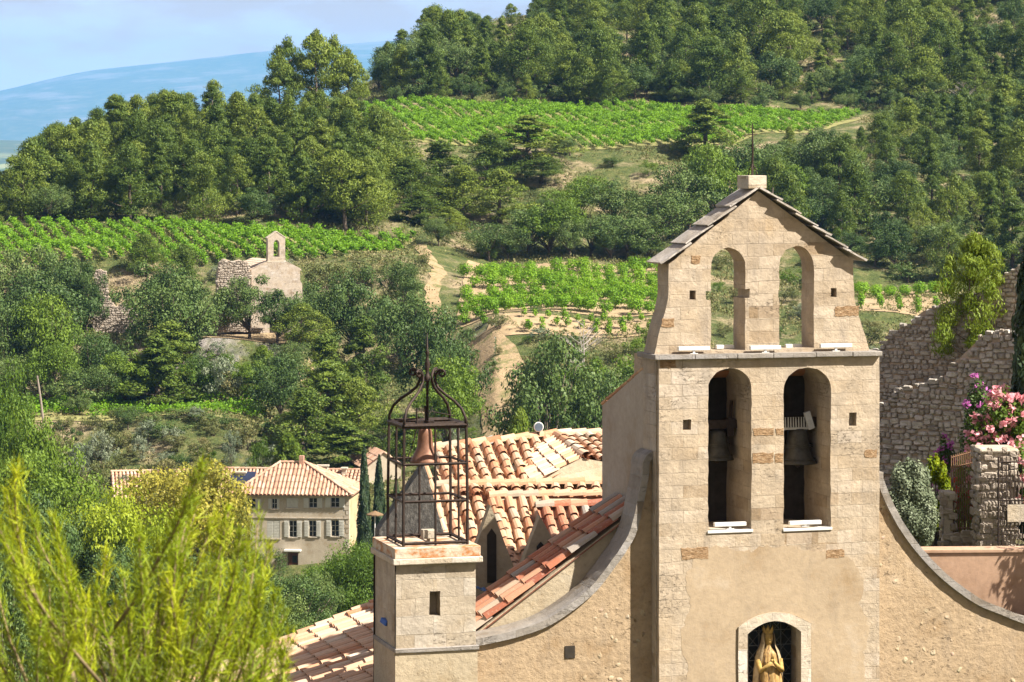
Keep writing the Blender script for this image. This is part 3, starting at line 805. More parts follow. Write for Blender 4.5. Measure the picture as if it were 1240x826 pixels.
# ------------------------------------------------------------------ the church
FC = Frame(798, 65, R(16), -17.4)
church = thing('church', 'sandy stone village church with a tall arched bell gable and curved shoulders', 'church', FC.loc(), FC.th)
def archpx(l, r, top, spring, bot, d=0.0):
    m = (top + bot) / 2
    x0, x1 = FC.at(l, m, d)[0], FC.at(r, m, d)[0]
    c = (l + r) / 2
    return arch(x0, x1, FC.at(c, bot, d)[1], FC.at(c, spring, d)[1], FC.at(c, top, d)[1])
def rectpx(l, r, t, b, d=0.0):
    x0, x1 = FC.at(l, t, d)[0], FC.at(r, t, d)[0]; z0, z1 = FC.at(l, b, d)[1], FC.at(l, t, d)[1]
    return [(x0, z0), (x1, z0), (x1, z1), (x0, z1)]
sR = FC.at(1065, 600)[0]
zC = FC.at(930, 431)[1]
WD = 0.42                                  # the shoulders stand this far behind the tower front
# belfry stage
op1, op2 = archpx(857.5, 910, 446, 471, 642), archpx(949, 1006, 445, 472, 639.5)
put1, put2 = rectpx(827, 837, 508, 521), rectpx(1028, 1037, 500, 516)
# niche opening with a shallow arch
nx0, nx1 = FC.at(904, 790)[0], FC.at(970, 790)[0]
def seg_arch(x0, x1, z0, zs, zt, n=10):
    c, hw = (x0 + x1) / 2, (x1 - x0) / 2
    return [(x0, z0), (x1, z0)] + [(c + hw * (1 - 2 * i / n), zs + (zt - zs) * (1 - (1 - 2 * i / n) ** 2)) for i in range(n + 1)]
zN0, zNs, zNt = FC.at(937, 905)[1], FC.at(937, 766)[1], FC.at(937, 751)[1]
niche = seg_arch(nx0, nx1, zN0, zNs, zNt)
mb = MB().prism(rough([(0, 0), (sR, 0), (sR, zC), (0, zC)], .25, .006), 0, 1.75, [rough(op1, .16, .012), rough(op2, .16, .012), rough(put1, .1, .008), rough(put2, .1, .008), niche])
mb.link('bell_tower_wall', M['ashlar'], church)
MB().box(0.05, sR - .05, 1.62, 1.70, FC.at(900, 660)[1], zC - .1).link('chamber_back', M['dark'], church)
for q in (put1, put2): MB().box(q[0][0] - .05, q[1][0] + .05, .22, .3, q[0][1] - .05, q[2][1] + .05).link('hole_back', M['ashlar_side'], church)
# side pilaster strip of greyer ashlar, then the rendered nave end wall with a sloping top
zy = lambda py, d, s=0.0: -(py - HY) / F * (FC.Y0 + s * FC.s + d * FC.c) - FC.zb
MB().box(-.03, .02, .12, 1.02, 0.3, zC - .004).link('side_pilaster', M['ashlar_side'], church)
mb = MB()
for a, b in ((-.02, .3), (sR - .3, sR - .012)):
    hexa(mb, [(a, 1.03, 0), (b, 1.03, 0), (b, 4.1, 0), (a, 4.1, 0), (a, 1.03, zy(447, 1)), (b, 1.03, zy(447, 1)), (b, 4.1, zy(491, 4.1)), (a, 4.1, zy(491, 4.1))])
hexa(mb, [(.3, 1.78, 0), (sR - .3, 1.78, 0), (sR - .3, 4.08, 0), (.3, 4.08, 0), (.3, 1.78, zy(460, 1.78) - .02), (sR - .3, 1.78, zy(460, 1.78) - .02), (sR - .3, 4.08, zy(493, 4.1)), (.3, 4.08, zy(493, 4.1))])
mb.link('nave_wall', M['nave'], church)
mb = MB()
tiles(mb, (.05, 1.06, zy(447, 1) + .02), (sR + .1, 1.06, zy(447, 1) + .02), (.05, 4.2, zy(491, 4.1) + .02), (sR + .1, 4.2, zy(491, 4.1) + .02), .26)
mb.link('nave_roof', M['tile'], church)
# cornice of worn slabs
cl, cr = -.14, FC.at(1068.5, 430, -.12)[0]
zc0 = FC.at(930, 433.5, -.1)[1]
mb = MB(); x = cl
while x < cr - .05:
    w = min(random.uniform(.8, 1.25), cr - x)
    if cr - (x + w) < .4: w = cr - x
    j = random.uniform(-.012, .012)
    mb.box(x + .004, x + w - .004, -.13 + j, 1.15, zc0 + j * .6, zc0 + .115 + j)
    x += w
mb.link('cornice', M['coping'], church, bevel=.015)
MB().box(-.05, sR + .05, .02, 1.1, zc0 - .18, zc0 - .004).link('frieze', M['ashlar_side'], church) if False else None
# upper gable
G = 0.14
gp = [FC.at(x, y, G) for x, y in ((792, 428), (797, 408), (801, 392), (806, 377), (809, 360), (810, 320), (918, 231), (1033, 316), (1034.5, 362), (1038, 378), (1044, 396), (1049, 410), (1053, 427))]
gp[0] = (gp[0][0], zc0 + .1); gp[-1] = (gp[-1][0], zc0 + .1)
def archpxg(l, r, top, spring, bot): return archpx(l, r, top, spring, bot, G)
u1, u2 = archpxg(861, 902.5, 300, 322, 424), archpxg(943.5, 985.5, 298, 322, 422)
def notch(op, side, t, b, w):
    z0, z1 = FC.at(900, b, G)[1], FC.at(900, t, G)[1]
    if side < 0:
        x = op[0][0]; return op + [(x, z1), (x - w, z1), (x - w, z0), (x, z0)]
    x = op[1][0]; return op[:2] + [(x, z0), (x + w, z0), (x + w, z1), (x, z1)] + op[2:]
u1 = notch(u1, -1, 352, 363, .12); u1 = notch(u1, 1, 350, 361, .1); u2 = notch(u2, -1, 352, 361, .02)
h1, h2 = rectpx(835, 842.5, 352, 363, G), rectpx(1006, 1013, 349, 360, G)
MB().prism(rough(gp, .18, .009), G, G + .76, [rough(u1, .15, .01), rough(u2, .15, .01), rough(h1, .1, .006), rough(h2, .1, .006)]).link('gable_wall', M['ashlar'], church)
for q in (h1, h2): MB().box(q[0][0] - .04, q[1][0] + .04, G + .25, G + .3, q[0][1] - .04, q[2][1] + .04).link('hole_back', M['ashlar_side'], church)
# stone slab roof of the gable
def slab_run(mb, A, B, n, th, y0, y1):
    A, B = Vector((A[0], 0, A[1])), Vector((B[0], 0, B[1])); d = (B - A).normalized(); nr = Vector((-d.z, 0, d.x))
    if nr.z < 0: nr = -nr
    L = (B - A).length
    cuts = [0] + sorted((i + random.uniform(-.15, .15)) / n for i in range(1, n)) + [1]
    for i in range(n):
        a = A + d * (L * cuts[i] - .12); b = A + d * (L * cuts[i + 1])
        t = th * random.uniform(.85, 1.2); ya, yb = y0 + random.uniform(-.05, .04), y1 + random.uniform(-.04, .05)
        lo, hi = a + nr * .075, b + nr * .0
        V = []
        for k in range(5):
            f = k / 4; q = lo.lerp(hi, f)
            for yy, jj in ((ya, 1), (yb, 1)):
                w = random.uniform(-.025, .025)
                V += [q + Vector((0, yy + w, 0)), q + Vector((0, yy + w, 0)) + nr * (t + random.uniform(-.012, .012))]
        Fc = []
        for k in range(4):
            o = k * 4; p = o + 4
            Fc += [(o, o + 2, p + 2, p), (o + 1, p + 1, p + 3, o + 3), (o, p, p + 1, o + 1), (o + 2, o + 3, p + 3, p + 2)]
        Fc += [(0, 1, 3, 2), (16, 18, 19, 17)]
        mb.add(V, Fc)
ap = FC.at(917, 228, G)
mb = MB()
slab_run(mb, FC.at(806.5, 319, G), ap, 4, .036, G - .1, G + .9)
slab_run(mb, FC.at(1038.5, 316, G), ap, 6, .04, G - .17, G + .95)
mb.link('slab_roof', M['lauze'], church)
b0, b1 = FC.at(906, 226, G - .1), FC.at(928.5, 212.5, G - .1)
MB().box(b0[0], b1[0], G - .1, G + .62, b0[1] - .05, b1[1]).link('ridge_block', M['frame'], church, bevel=.02)
mb = MB(); cx_, cz_ = FC.at(911, 212, .4)
mb.tube([(cx_, .4, cz_ - .03), (cx_ + .01, .4, FC.at(911, 180, .4)[1]), (cx_, .4, FC.at(911, 149, .4)[1])], [.03, .022, .012], 6)
for a in (0, 2.1, 4.2): mb.tube([(cx_ + .11 * math.cos(a), .4 + .11 * math.sin(a), cz_ - .02), (cx_ + .09 * math.cos(a), .4 + .09 * math.sin(a), cz_ + .12), (cx_, .4, cz_ + .27)], .014, 5)
mb.tube([(cx_ - .12, .4, FC.at(911, 163, .4)[1]), (cx_ + .12, .4, FC.at(911, 163, .4)[1])], .011, 5)
mb.link('iron_cross', M['iron'], church)
# sills
for o_ in (op1, op2):
    MB().box(o_[0][0] - .02, o_[1][0] + .03, -.03, .3, o_[0][1] - .06, o_[0][1] + .004).link('sill', M['white'], church, bevel=.01)
# niche frame, leaded window behind the statue
fo0, fo1 = FC.at(893.5, 790)[0], FC.at(981.5, 790)[0]
MB().prism(rough(seg_arch(fo0, fo1, zN0 - .2, FC.at(937, 757)[1], FC.at(937, 741.5)[1], 14), .3, .006), -.045, .28, [seg_arch(nx0 + .012, nx1 - .012, zN0 - .1, zNs, zNt - .012)]).link('niche_frame', M['frame'], church, bevel=.012)
wnd = MB().box(nx0 - .1, nx1 + .1, .62, .66, zN0 - .05, zNt + .1).link('niche_window', M['glass'], church)
mb = MB()
for i in range(1, 5):
    x = nx0 + (nx1 - nx0) * i / 5; mb.box(x - .008, x + .008, .585, .605, zN0, zNt)
for i in range(12):
    z = zN0 + .18 + i * .34; mb.box(nx0, nx1, .588, .602, z - .008, z + .008)
for i in range(-4, 9):
    z = zN0 + i * .32
    mb.tube([(nx0, .578, z), (nx1, .578, z + (nx1 - nx0) * 1.1)], .006, 4); mb.tube([(nx1, .578, z), (nx0, .578, z + (nx1 - nx0) * 1.1)], .006, 4)
mb.link('leading', simple('lead', (.14, .14, .14), .2, 8, .5), wnd)
MB().box(nx0 - .05, nx1 + .05, .0, .62, zN0 - .3, zN0).link('niche_floor', M['frame'], church)

# smooth render still covering the lower middle of the tower, and single weathered blocks
M['patch'] = plaster('old_smooth_render', (0.335, 0.26, 0.175), 0.0, 0.30, 0.02)
pp = [FC.at(x, y) for x, y in ((842, 672), (868, 662), (905, 668), (930, 661), (968, 664), (1000, 668), (1030, 676), (1046, 700), (1040, 730), (1052, 760), (1044, 800), (1050, 850), (822, 850), (832, 810), (824, 770), (838, 735), (830, 705))]
ho = seg_arch(fo0 + .05, fo1 - .05, FC.at(937, 845)[1], FC.at(937, 757)[1] - .03, FC.at(937, 743)[1])
MB().prism(rough(pp, .10, .05), -.0035, .01, [ho]).link('render_patch', M['patch'], church)
M['oldblock'] = (lambda t: t.done(t.ramp(t.noise(9, t.map('UV', (1, 1.8, 1)), 6, .75), [(.3, (.13, .075, .035)), (.5, (.30, .19, .10)), (.7, (.46, .34, .22))]), t.bump(t.noise(10, t.map('UV', (1, 1.8, 1)), 6, .75), .06, 1.0)))(NT('weathered_block'))
for l, r, t_, b_, d_ in ((825, 857, 664, 678, 0), (912, 936, 519, 528, 0), (940, 949, 519, 527, 0), (912, 936, 549, 561, 0), (939, 948, 549, 560, 0), (1011, 1040, 371, 383, G), (801, 816, 386, 396, G), (837, 848, 310, 319, G), (1047, 1062, 545, 554, 0), (1000, 1022, 666, 676, 0), (800, 818, 436, 446, 0)):
    q = rectpx(l, r, t_, b_, d_); MB().prism(rough(q, .07, .018), d_ - .008, d_ + .02).link('weathered_block', M['oldblock'], church)

# shoulders and their copings
CL = [(797, 545), (786, 552), (783.5, 572), (780, 591), (770, 635), (759, 657), (746, 676), (722, 707), (695, 730), (662, 751), (628, 763), (594, 771), (576, 774), (540, 776)]
CR = [(1064, 566), (1065, 577), (1076, 605), (1094, 637.5), (1119, 670), (1147.5, 698), (1183, 723.5), (1212, 736), (1240, 747), (1275, 756), (1330, 764)]
def smoothline(pts, n=6):
    P = [Vector((a, b)) for a, b in pts]; out = []
    for i in range(len(P) - 1):
        p0, p1, p2, p3 = P[max(0, i - 1)], P[i], P[i + 1], P[min(len(P) - 1, i + 2)]
        for k in range(n):
            t = k / n
            out.append(.5 * ((2 * p1) + (p2 - p0) * t + (2 * p0 - 5 * p1 + 4 * p2 - p3) * t * t + (3 * p1 - p0 - 3 * p2 + p3) * t ** 3))
    out.append(P[-1]); return out
def shoulder(pts, right):
    c = smoothline([FC.at(x, y + 6, WD - .1) for x, y in pts])
    c2 = [(q.x, q.y) for q in c]
    if right:
        poly = [(sR - .1, 0), (c2[-1][0], 0)] + c2[::-1]
        poly[-1] = (sR - .1, c2[0][1])
    else:
        poly = [(c2[-1][0], 0), (.1, 0), (.1, c2[0][1])] + c2[1:]
    MB().prism(poly, WD, WD + .6).link('shoulder_wall', M['wing'], church)
    mb = MB(); V = []
    n = len(c2)
    for i, q in enumerate(c):
        t = (c[min(i + 1, n - 1)] - c[max(0, i - 1)]).normalized(); nr = Vector((-t.y, t.x))
        if nr.y < 0: nr = -nr
        if abs(t.x) < .05: nr = Vector((1 if right else -1, 0)) * (1 if right else -1) * 1.0
        if right and nr.x < 0: nr = -nr
        if not right and nr.x > 0 and abs(nr.y) < .6: nr = -nr
        j = random.uniform(-.004, .004); k = random.uniform(-.006, .006)
        for yy, th in ((WD - .10 + k, 0), (WD - .10 + k, .16 + j), (WD + .74, .16 + j), (WD + .74, 0)):
            p = q + nr * (th - .04); V.append((p.x, yy, p.y))
    Fc = []
    for i in range(n - 1):
        for k in range(4): Fc.append((i * 4 + k, i * 4 + (k + 1) % 4, i * 4 + 4 + (k + 1) % 4, i * 4 + 4 + k))
    Fc += [(0, 1, 2, 3), tuple((n - 1) * 4 + k for k in (3, 2, 1, 0))]
    mb.add(V, Fc)
    o = link('coping', mb.mesh('coping', M['coping'], fix=True), church)
shoulder(CL, False); shoulder(CR, True)
MB().box(FC.at(684, 782, WD)[0], FC.at(696, 782, WD)[0], WD - .02, WD + .02, FC.at(690, 797, WD)[1], FC.at(690, 782, WD)[1]).link('putlog_shade', M['dark'], church)  # flush dark plate, the shade of a putlog hole put into colour

# aisle end wall behind the left shoulder with a tiled slope on top
e1, e2 = FC.at(578, 763, 1.25), FC.at(768, 616, 1.25)
sl = (e2[1] - e1[1]) / (e2[0] - e1[0])
ez = lambda s: e1[1] + (s - e1[0]) * sl
MB().prism([(e1[0] - .4, 0), (-.03, 0), (-.03, ez(-.03) - .05), (e1[0] - .4, ez(e1[0] - .4) - .05)], 1.25, 1.55).link('aisle_wall', M['aisle'], church)
mb = MB()
sA, sB = e1[0] - .15, -.05
tiles(mb, (sB, 3.05, ez(sB) + .04), (sB, 1.16, ez(sB) + .04), (sA, 3.05, ez(sA) + .04), (sA, 1.16, ez(sA) + .04), .38, .62, jit=.02)
mb.link('aisle_roof', M['tile_red'], church)

# chapel roofs and little gables behind
L = FC.px
mb = MB()
tiles(mb, L(520, 543, 76.9), L(668, 527, 78.3), L(540, 588, 74.2), L(688, 584, 75.4), .33, .46)
ridgerow(mb, L(515, 543, 76.9), L(672, 525.5, 78.3), .15); 
mb.link('chapel_roof', M['tile'], church)
mb = MB()
tiles(mb, L(673, 527, 77.9), L(708, 553, 75.5), L(626, 556, 77.0), L(648, 584, 74.7), .22, .4, pans=False)
ridgerow(mb, L(674, 526, 78), L(710, 553, 75.5), .16, .5)
tiles(mb, L(678, 527, 78.2), L(760, 526, 78.6), L(710, 555, 75.4), L(790, 560, 75.8), .33, .46)
ridgerow(mb, L(672, 525, 78.4), L(760, 524, 78.8), .15)
mb.link('hip_roof', M['tile_pale'], church)
def wallpoly(name, pts, mat, thick=.25, holes=()):
    """upright wall through pixels with their distances"""
    q = [L(*p) for p in pts]; n = len(q)
    V = [*q, *[p + Vector((0, thick, 0)) for p in q]]
    mb = MB(); mb.add(V, [tuple(range(n)), tuple(range(2 * n - 1, n - 1, -1))] + [(i, i + n, (i + 1) % n + n, (i + 1) % n) for i in range(n)])
    o = link(name, mb.mesh(name, mat, fix=True), church); return o
wallpoly('roof_fillet', [(640, 586, 74.9), (706, 555, 75.35), (745, 562, 75.4), (745, 586, 74.9)], M['aisle'])
mb = MB()
ridgerow(mb, L(527, 587, 74.1), L(745, 583.5, 74.5), .15); ridgerow(mb, L(592, 600, 73.3), L(745, 598, 73.6), .15)
tiles(mb, L(550, 589, 74.1), L(745, 586, 74.4), L(556, 600, 73.4), L(745, 599, 73.6), .34, .4, pans=False)
mb.link('ridge_tiles', M['tile'], church)
mb = MB()
tiles(mb, L(512, 590, 73.95), L(600, 588, 74.2), L(537, 676, 70.3), L(625, 676, 70.5), .34, .5)
tiles(mb, L(594, 604, 73.1), L(668, 602, 73.4), L(619, 694, 69.9), L(693, 692, 70.1), .34, .5)
ridgerow(mb, L(596, 606, 73.1), L(624, 694, 69.85), .14)
mb.link('side_roof', M['tile'], church)
mb = MB(); tiles(mb, L(652, 612, 72.4), L(745, 610, 72.7), L(678, 692, 69.5), L(771, 692, 69.7), .34, .5)
ridgerow(mb, L(648, 612, 72.3), L(748, 610, 72.6), .15)
mb.link('shaded_roof', M['tile_red'], church)
g1 = wallpoly('small_gable', [(594, 612, 69.75), (625, 694, 69.75), (625, 790, 69.75), (572, 790, 69.75), (572, 674, 69.75)], M['aisle'])
wallpoly('niche_shade', [(590, 648, 69.72), (595.5, 640, 69.72), (601, 648, 69.72), (601, 706, 69.72), (590, 706, 69.72)], M['dark'], .02)  # flat dark plate painted as the shade of a recess
g2 = wallpoly('small_gable', [(654, 625, 69.4), (690, 690, 69.4), (690, 790, 69.4), (629, 790, 69.4), (629, 692, 69.4)], M['aisle'])
wallpoly('niche_shade', [(650, 662, 69.37), (655, 656, 69.37), (660, 662, 69.37), (660, 686, 69.37), (650, 686, 69.37)], M['dark'], .02)  # recess shade again as a flat dark plate
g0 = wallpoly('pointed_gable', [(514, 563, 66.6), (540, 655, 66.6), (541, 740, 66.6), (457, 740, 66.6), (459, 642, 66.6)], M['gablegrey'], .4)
mb = MB(); ridgerow(mb, L(515, 561, 66.7), L(541, 656, 66.7), .09, .3); mb.link('verge_tiles', M['tile_pale'], church)
# body under the roofs so that nothing is hollow
hexa(MB(), [L(600, 760, 70.2), L(800, 760, 70.6), L(800, 700, 78), L(540, 700, 77), L(600, 702, 70.2), L(800, 702, 70.6), L(790, 545, 78.4), L(530, 560, 76.8)]).link('chapel_body', M['aisle'], church)

# ------------------------------------------------------------------ statue, bells, lamps on the church
def statue():
    x, d = FC.at(930, 800, .32)[0], .32
    zt = FC.at(930, 757, .32)[1]
    t = thing('statue', 'weathered gilded statue of a crowned robed woman in the arched niche', 'statue', (0, 0, 0))
    t.parent = None
    H = 2.2
    t.location = Matrix.Translation(FC.loc()) @ Matrix.Rotation(FC.th, 4, 'Z') @ Vector((x, d, zt - H)); t.rotation_euler = (0, 0, FC.th)
    V, Fc = [], []; n = 48                                  # robe with long folds, shoulders and waist
    prof = [(0, .34, .24), (.3, .33, .23), (.7, .325, .225), (.95, .32, .22), (1.15, .30, .205), (1.32, .285, .19), (1.46, .27, .175), (1.56, .235, .155), (1.63, .16, .12), (1.69, .085, .08), (1.76, .07, .07)]
    for z, rx, ry in prof:
        fold = .030 * max(0.1, 1 - max(0, z - .9) / .6)
        for k in range(n):
            a = 2 * math.pi * k / n; f = 1 + fold / .3 * (math.sin(a * 9 + z * 1.1) + .5 * math.sin(a * 16 - z))
            V.append((rx * f * math.cos(a), ry * f * math.sin(a), z))
    for i in range(len(prof) - 1):
        for k in range(n): Fc.append((i * n + k, i * n + (k + 1) % n, (i + 1) * n + (k + 1) % n, (i + 1) * n + k))
    Fc.append(tuple(range(n))[::-1])
    MB().add(V, Fc, .5).link('robe', M['gold_dark'], t, smooth=True)
    mb = MB()                                               # head
    mb.lathe([(.0, 1.72), (.05, 1.725), (.072, 1.76), (.09, 1.80), (.108, 1.86), (.115, 1.92), (.11, 1.98), (.085, 2.03), (.04, 2.055), (0, 2.06)], 20)
    mb.add([(-.014, -.108, 1.91), (.014, -.108, 1.91), (.024, -.108, 1.868), (-.024, -.108, 1.868), (0, -.148, 1.872)], [(0, 1, 4), (1, 2, 4), (2, 3, 4), (3, 0, 4)])
    for sx in (-1, 1): mb.lathe([(0, -.013), (.018, 0), (0, .013)], 8, o=(sx * .042, -.100, 1.925))
    mb.box(-.03, .03, -.112, -.09, 1.825, 1.837)
    mb.link('head', M['gold_bright'], t, smooth=True)
    V, Fc = [], []                                          # veil open at the face, falling over the shoulders
    rows = [(2.09, .03, .03, 62), (2.07, .10, .10, 62), (2.0, .145, .14, 60), (1.9, .16, .15, 52), (1.8, .17, .155, 46), (1.7, .21, .165, 42), (1.6, .265, .185, 40), (1.48, .30, .205, 40), (1.3, .32, .22, 44), (1.1, .345, .24, 52), (.85, .36, .255, 60), (.6, .36, .26, 66)]
    m = 30
    for z, rx, ry, op in rows:
        for k in range(m + 1):
            a = math.radians(-90 + op) + math.radians(360 - 2 * op) * k / m; f = 1 + .03 * math.sin(k * 1.9 + z * 2) * min(1, (2.1 - z) * 2)
            V.append((rx * f * math.cos(a), ry * f * math.sin(a), z))
    for i in range(len(rows) - 1):
        for k in range(m): Fc.append((i * (m + 1) + k, i * (m + 1) + k + 1, (i + 1) * (m + 1) + k + 1, (i + 1) * (m + 1) + k))
    MB().add(V, Fc, .5).link('veil', M['gold'], t, smooth=True)
    mb = MB(); k = 8
    for i in range(k):
        a0, a1 = 2 * math.pi * i / k, 2 * math.pi * (i + 1) / k; am = (a0 + a1) / 2
        q = lambda a, r, z: (r * math.cos(a), r * math.sin(a), z)
        mb.add([q(a0, .118, 2.02), q(a1, .118, 2.02), q(a1, .128, 2.09), q(am, .155, 2.2), q(a0, .128, 2.09)], [(0, 1, 2, 3, 4), (4, 3, 2, 1, 0)])
    mb.link('crown', M['gold_bright'], t)
    mb = MB()                                               # forearms and joined hands with fingers
    for sx in (-1, 1):
        mb.tube([(sx * .26, -.06, 1.42), (sx * .25, -.19, 1.20), (sx * .10, -.27, 1.33), (sx * .03, -.285, 1.41)], [.075, .07, .05, .034], 10)
        mb.tube([(sx * .024, -.288, 1.41), (sx * .02, -.292, 1.48)], [.034, .03], 8)
        for q in range(4): mb.tube([(sx * .016, -.272 - q * .014, 1.48), (sx * .012, -.274 - q * .014, 1.53), (sx * .006, -.274 - q * .013, 1.575 + (.012, .02, .014, 0)[q])], [.0085, .008, .005], 6)
        mb.tube([(sx * .026, -.262, 1.44), (sx * .022, -.25, 1.48), (sx * .012, -.248, 1.51)], [.01, .009, .006], 6)
    mb.link('hands', M['gold_bright'], t, smooth=True)
statue()

def place_local(t, x, d, z, rz=0):
    t.location = Matrix.Translation(FC.loc()) @ Matrix.Rotation(FC.th, 4, 'Z') @ Vector((x, d, z)); t.rotation_euler = (0, 0, FC.th + rz)
    return t
BELL = [(0, .0), (.10, 0), (.16, -.02), (.20, -.07), (.22, -.16), (.235, -.30), (.26, -.45), (.30, -.58), (.36, -.68), (.40, -.74), (.405, -.77), (.37, -.77), (.33, -.70), (.26, -.56), (.2, -.3), (.17, -.1), (0, -.06)]
def bell(label, px, py_lip, py_top, d, rpx, mat, parts):
    x, z = FC.at(px, py_lip, d); h = FC.at(px, py_top, d)[1] - z; k = h / .77; kr = rpx * (FC.Y0 + d) / F / .405
    t = place_local(thing('bell', label, 'bell', group='bells hanging in the church belfry'), x, d, z)
    mb = MB().lathe([(r * kr, (q + .77) * k) for r, q in BELL], 32)
    for zz in (.06, .1, .36, .4): mb.lathe([(.385 * kr * (1 - zz * .5) , zz * k), (.40 * kr * (1 - zz * .55), (zz + .012) * k), (.385 * kr * (1 - zz * .5), (zz + .024) * k)], 32)
    mb.link('bell_body', mat, t, smooth=True)
    mb = MB(); mb.tube([(0, 0, .5 * k), (.02, 0, -.02)], [.018, .025], 6); mb.lathe([(0, -.1), (.05, -.08), (.06, -.03), (.04, 0), (0, .02)], 10)
    mb.link('clapper', M['iron'], t, smooth=True)
    mb = MB()
    if parts == 'big':
        mb.box(-.62, .62, -.09, .09, .79 * k, .79 * k + .22, m=0)
        o = mb.link('headstock', M['iron'], t)
        Mx = Matrix.Translation((.26, -.12, .80 * k)) @ Matrix.Rotation(R(-17), 4, 'Y')
        MB().box(-.07, .07, -.09, .0, -.05, .36, M=Mx).link('white_bracket', simple('pale_bracket', (.42, .43, .45), .15, 8), t)
        mb = MB()
        for i in range(11): mb.tube([(-.48 + i * .065, -.13, .79 * k - .02), (-.49 + i * .065 + random.uniform(-.01, .01), -.14, .79 * k + .24)], [.02, .012], 5)
        mb.box(-.52, .26, -.15, -.10, .79 * k - .05, .79 * k)
        mb.link('bird_spikes', simple('grey_spikes', (.34, .34, .33), .2, 8), t)
    else:
        mb.box(-.55, .55, -.08, .08, .79 * k, .79 * k + .2); mb.box(.2, .36, -.1, .1, .6 * k, 1.05 * k); mb.tube([(.3, 0, 1.0 * k), (.34, 0, 1.5 * k)], .05, 6)
        mb.link('headstock', M['iron'], t)
bell('grey bronze bell under a dark headstock in the left lower opening', 869, 556.5, 520, 1.0, 20, M['bronze'], 'small')
bell('larger grey bronze bell with white spikes above it in the right lower opening', 966, 561, 518, .95, 24, M['bronze'], 'big')

def lamp(px0, px1, py, d, label):
    a, b = FC.at(px0, py, d), FC.at(px1, py, d)
    zf = (zc0 + .115) if py < 500 else op1[0][1] + .012
    t = place_local(thing('floodlight', label, 'floodlight', group='white linear floodlights on the belfry'), (a[0] + b[0]) / 2, d, zf)
    hw = (b[0] - a[0]) / 2; h = (a[1] + b[1]) / 2 - zf
    MB().box(-hw, hw, -.05, .05, h - .045, h + .045).link('lamp_body', M['white'], t, bevel=.01)
    MB().box(-.025, .025, -.03, .03, 0, h - .04).box(-.09, .09, -.04, .04, 0, .015).link('stand', M['white'], t)
for a, b, y, lb in ((821, 859, 422, 'white bar floodlight on the cornice left of the left upper arch'), (867, 888, 420, 'white bar floodlight inside the left upper arch'),
                    (908, 945, 421, 'white bar floodlight on the cornice between the two upper arches'), (951, 970, 419, 'white bar floodlight inside the right upper arch'),
                    (993, 1031, 418.5, 'white bar floodlight on the cornice right of the right upper arch')):
    lamp(a, b, y, .02 if 'inside' not in lb else .5, lb)
lamp(864.5, 903, 634.8, .08, 'white bar floodlight on the sill of the left bell opening')
lamp(955.5, 994, 632.8, .08, 'white bar floodlight on the sill of the right bell opening')

# ------------------------------------------------------------------ the turret with its iron cage
tD = -.1
tx0, tx1 = FC.at(479.5, 730, tD)[0], FC.at(576, 730, tD)[0]
tur = place_local(thing('bell_turret', 'square stone turret with a rusty stained ledge at the church front corner', 'turret'), 0, 0, 0)
zl, zt_, zb_ = FC.at(528, 783, tD)[1], FC.at(528, 682, tD)[1], 0
wn_ = rectpx(520, 533, 716, 746, tD)
td = 2.0
MB().prism(rough([(tx0, zl - .05), (tx1, zl - .05), (tx1, zt_), (tx0, zt_)], .25, .008), tD, tD + .4, [rough(wn_, .12, .008)]).box(tx0, tx1, tD + .4, tD + td, zl - .05, zt_ + .0).link('turret_wall', M['turret'], tur)
MB().box(tx0 - .03, tx1 + .03, tD - .05, tD + td + .03, 0, zl - .08).link('turret_base', M['aisle'], tur)
MB().box(tx0 - .04, tx1 + .06, tD - .09, tD + td + .05, zl - .1, zl - .005).link('string_course', M['coping'], tur, bevel=.015)
M['rustledge'] = (lambda t: t.done(t.mix(t.ramp(t.noise(2.6, t.map('UV', (1, 1.5, 1)), 6, .7), [(.45, 0.0), (.6, 1.0)]), (.46, .40, .31), (.36, .15, .05)), t.bump(t.noise(9, None, 5), .02)))(NT('rust_stained_ledge'))
MB().box(tx0 - .09, tx1 + .13, tD - .14, tD + td + .05, zt_, zt_ + .13).link('ledge', M['frame'], tur, bevel=.02)
MB().box(tx0 - .05, tx1 + .09, tD - .09, tD + td + .02, zt_ + .13, zt_ + .36).link('ledge', M['rustledge'], tur, bevel=.015)
mb = MB(); mb.tube([(tx0 - .02, tD - .03, .5), (tx0 - .02, tD - .03, zt_)], .014, 5); mb.tube([(tx0 - .02, tD + td - .02, .5), (tx0 - .02, tD + td - .02, zt_)], .02, 5)
mb.link('cable', M['dark'], tur)
MB().box(-.02, .14, -.12, .12, -.06, .06).link('blue_plastic_cap', simple('blue_plastic', (.04, .10, .35), .1, 5, .4), tur, loc=(tx0 - .06, tD + .9, zl + .45), rot=(.3, .2, .4), bevel=.02)
zR = zt_ + .36
cage = place_local(thing('iron_cage', 'rusty wrought iron bell cage with scrolled finial on the corner turret', 'bell cage'), 0, 0, zR)
ca, cb = FC.at(488.5, 650, .08)[0], FC.at(566, 650, .08)[0]
cw = cb - ca; cxm, cym = (ca + cb) / 2, .08 + cw / 2
zz = [FC.at(528, p, .08)[1] - zR for p in (653, 607, 562, 516)]
zz[0] = .06
corner = [(cxm + sx * cw / 2, cym + sy * cw / 2) for sx, sy in ((-1, -1), (1, -1), (1, 1), (-1, 1))]
